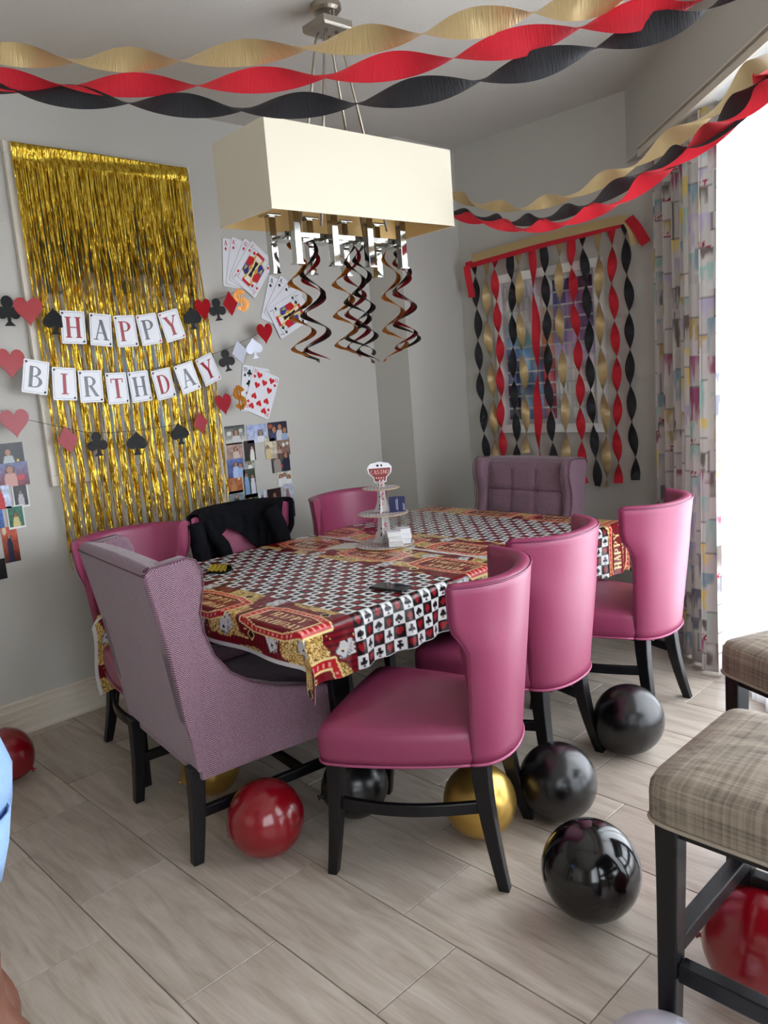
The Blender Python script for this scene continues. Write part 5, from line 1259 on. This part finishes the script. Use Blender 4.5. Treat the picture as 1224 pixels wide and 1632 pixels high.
# ================================================================== PERSON at the left edge, seen from the side
def person():
    # local: y forward (faced direction), x to the person's right; placed so only hip and calf show
    base = (.816, -.532, 0)
    t = thing('person', 'person in a dark grey top and light denim shorts, cut by the left edge', 'person', base, math.atan2(-.96, -.28) - PI / 2)
    V_ = dict(pel=(0, 0, .93), sp=(0, .01, 1.08), ch=(0, 0, 1.28), nk=(0, -.01, 1.43), hd=(0, .02, 1.56), ht=(0, .015, 1.63))
    R_ = dict(pel=.125, sp=.105, ch=.125, nk=.052, hd=.085, ht=.07)
    E_ = [('pel', 'sp'), ('sp', 'ch'), ('ch', 'nk'), ('nk', 'hd'), ('hd', 'ht')]
    for s, nm in ((1, 'R'), (-1, 'L')):
        dy = .04 * s
        V_.update({'h' + nm: (s * .09, -.03, .86), 'k' + nm: (s * .095, -.022 + .5 * dy, .50), 'c' + nm: (s * .095, -.088 + .5 * dy, .36), 'a' + nm: (s * .09, -.03 + dy, .09), 't' + nm: (s * .10, .10 + dy, .03),
                   's' + nm: (s * .17, -.01, 1.36), 'e' + nm: (s * .22, .0, 1.10), 'w' + nm: (s * .2, .16, .98), 'p' + nm: (s * .19, .22, .96)})
        R_.update({'h' + nm: .098, 'k' + nm: .058, 'c' + nm: .066, 'a' + nm: .036, 't' + nm: .034, 's' + nm: .055, 'e' + nm: .038, 'w' + nm: .027, 'p' + nm: .028})
        E_ += [('pel', 'h' + nm), ('h' + nm, 'k' + nm), ('k' + nm, 'c' + nm), ('c' + nm, 'a' + nm), ('a' + nm, 't' + nm), ('ch', 's' + nm), ('s' + nm, 'e' + nm), ('e' + nm, 'w' + nm), ('w' + nm, 'p' + nm)]
        for f in range(5):
            a = (-.9 if f == 0 else (f - 2.5) * .16) * s; l0 = .03 if f == 0 else .05; ln = (.045, .075, .082, .076, .06)[f]
            b0 = (s * .19 + l0 * math.sin(a), .22 + l0 * math.cos(a), .955 - .012 * (f == 0)); b1 = (b0[0] + ln * .5 * math.sin(a), b0[1] + ln * .5 * math.cos(a), b0[2] - .012); b2 = (b1[0] + ln * .4 * math.sin(a) * .6, b1[1] + ln * .4, b1[2] - .022)
            for q, (k, pt_) in enumerate((('f%d0' % f, b0), ('f%d1' % f, b1), ('f%d2' % f, b2))): V_[k + nm] = pt_; R_[k + nm] = .0095 - .001 * q
            E_ += [('p' + nm, 'f%d0' % f + nm), ('f%d0' % f + nm, 'f%d1' % f + nm), ('f%d1' % f + nm, 'f%d2' % f + nm)]
    keys = list(V_); me = bpy.data.meshes.new('body'); me.from_pydata([V_[k] for k in keys], [(keys.index(a), keys.index(b)) for a, b in E_], [])
    bm = bmesh.new(); bm.from_mesh(me); lay = bm.verts.layers.skin.verify()
    for v, k in zip(bm.verts, keys):
        v[lay].radius = (R_[k], R_[k]); v[lay].use_root = (k == 'pel')
    bm.to_mesh(me); bm.free(); me.materials.append(mat('brown_skin', rgb(108, 68, 52), .5, noise=(8, .06)))
    o = bpy.data.objects.new('body', me); COL.objects.link(o); o.parent = t
    o.modifiers.new('skin', 'SKIN').use_smooth_shade = True; u = o.modifiers.new('sub', 'SUBSURF'); u.levels = 2; u.render_levels = 2
    def lo(rings, name, m, par=t):
        mb = MB(); R = []
        for cx, cy, z, rx, ry in rings: R.append([(cx + rx * math.cos(2 * PI * k / 28), cy + ry * math.sin(2 * PI * k / 28) * (1.0), z) for k in range(28)])
        mb.loft(R, caps=(False, False)); ob = mb.build(name, m, par, smooth=True); sm = ob.modifiers.new('s', 'SOLIDIFY'); sm.thickness = .004; return ob
    M_den = mat('light_denim', rgb(140, 172, 214), .8, noise=(60, .12), bump=(300, .3)); M_top = mat('dark_grey_jersey', rgb(58, 58, 62), .85, noise=(20, .05))
    shorts = lo([(0, .0, 1.03, .145, .115), (0, -.008, .97, .165, .138), (0, -.016, .90, .178, .148), (0, -.016, .84, .182, .140)], 'denim_shorts', M_den)
    for s in (1, -1): lo([(s * .085, -.016, .86, .094, .136), (s * .09, -.012, .80, .094, .128), (s * .094, -.006, .75, .094, .118)], 'shorts_leg', M_den, shorts)
    top = lo([(0, -.005, .96, .168, .136), (0, -.0, 1.02, .152, .122), (0, .005, 1.12, .14, .115), (0, 0, 1.28, .165, .13), (0, 0, 1.38, .16, .10), (0, -.005, 1.44, .075, .065)], 'top', M_top)
    for s in (1, -1): lo([(s * .11, -.01, 1.425, .03, .04), (s * .15, -.01, 1.415, .05, .055), (s * .175, -.01, 1.37, .062, .064), (s * .195, -.01, 1.30, .062, .064), (s * .21, -.005, 1.20, .055, .055)], 'sleeve', M_top, top)
    hb = MB(); hb.lathe([(.03, -.085), (.066, -.06), (.088, -.01), (.088, .03), (.062, .072), (.01, .09)], 24, M=Matrix.Translation((0, -.012, 1.615)) @ Matrix.Rotation(math.radians(28), 4, 'X')); hb.build('hair', mat('dark_hair', rgb(24, 18, 16), .6), t, smooth=True)
    fm = MB()
    for s in (1, -1): fm.lathe([(.001, -.007), (.008, -.004), (.011, 0), (.008, .004), (.001, .007)], 10, M=Matrix.Translation((s * .028, .078, 1.585)))
    fm.build('eyes', M_paper, t, smooth=True)
    MB().lathe([(.014, -.02), (.012, 0), (.006, .025)], 10, M=Matrix.Translation((0, .092, 1.555))).build('nose', mat('brown_skin'), t, smooth=True)
    MB().box(-.020, .020, .086, .094, 1.522, 1.530).build('mouth', mat('lips', rgb(120, 60, 56), .5), t, bevel=.003)
    return t
person()
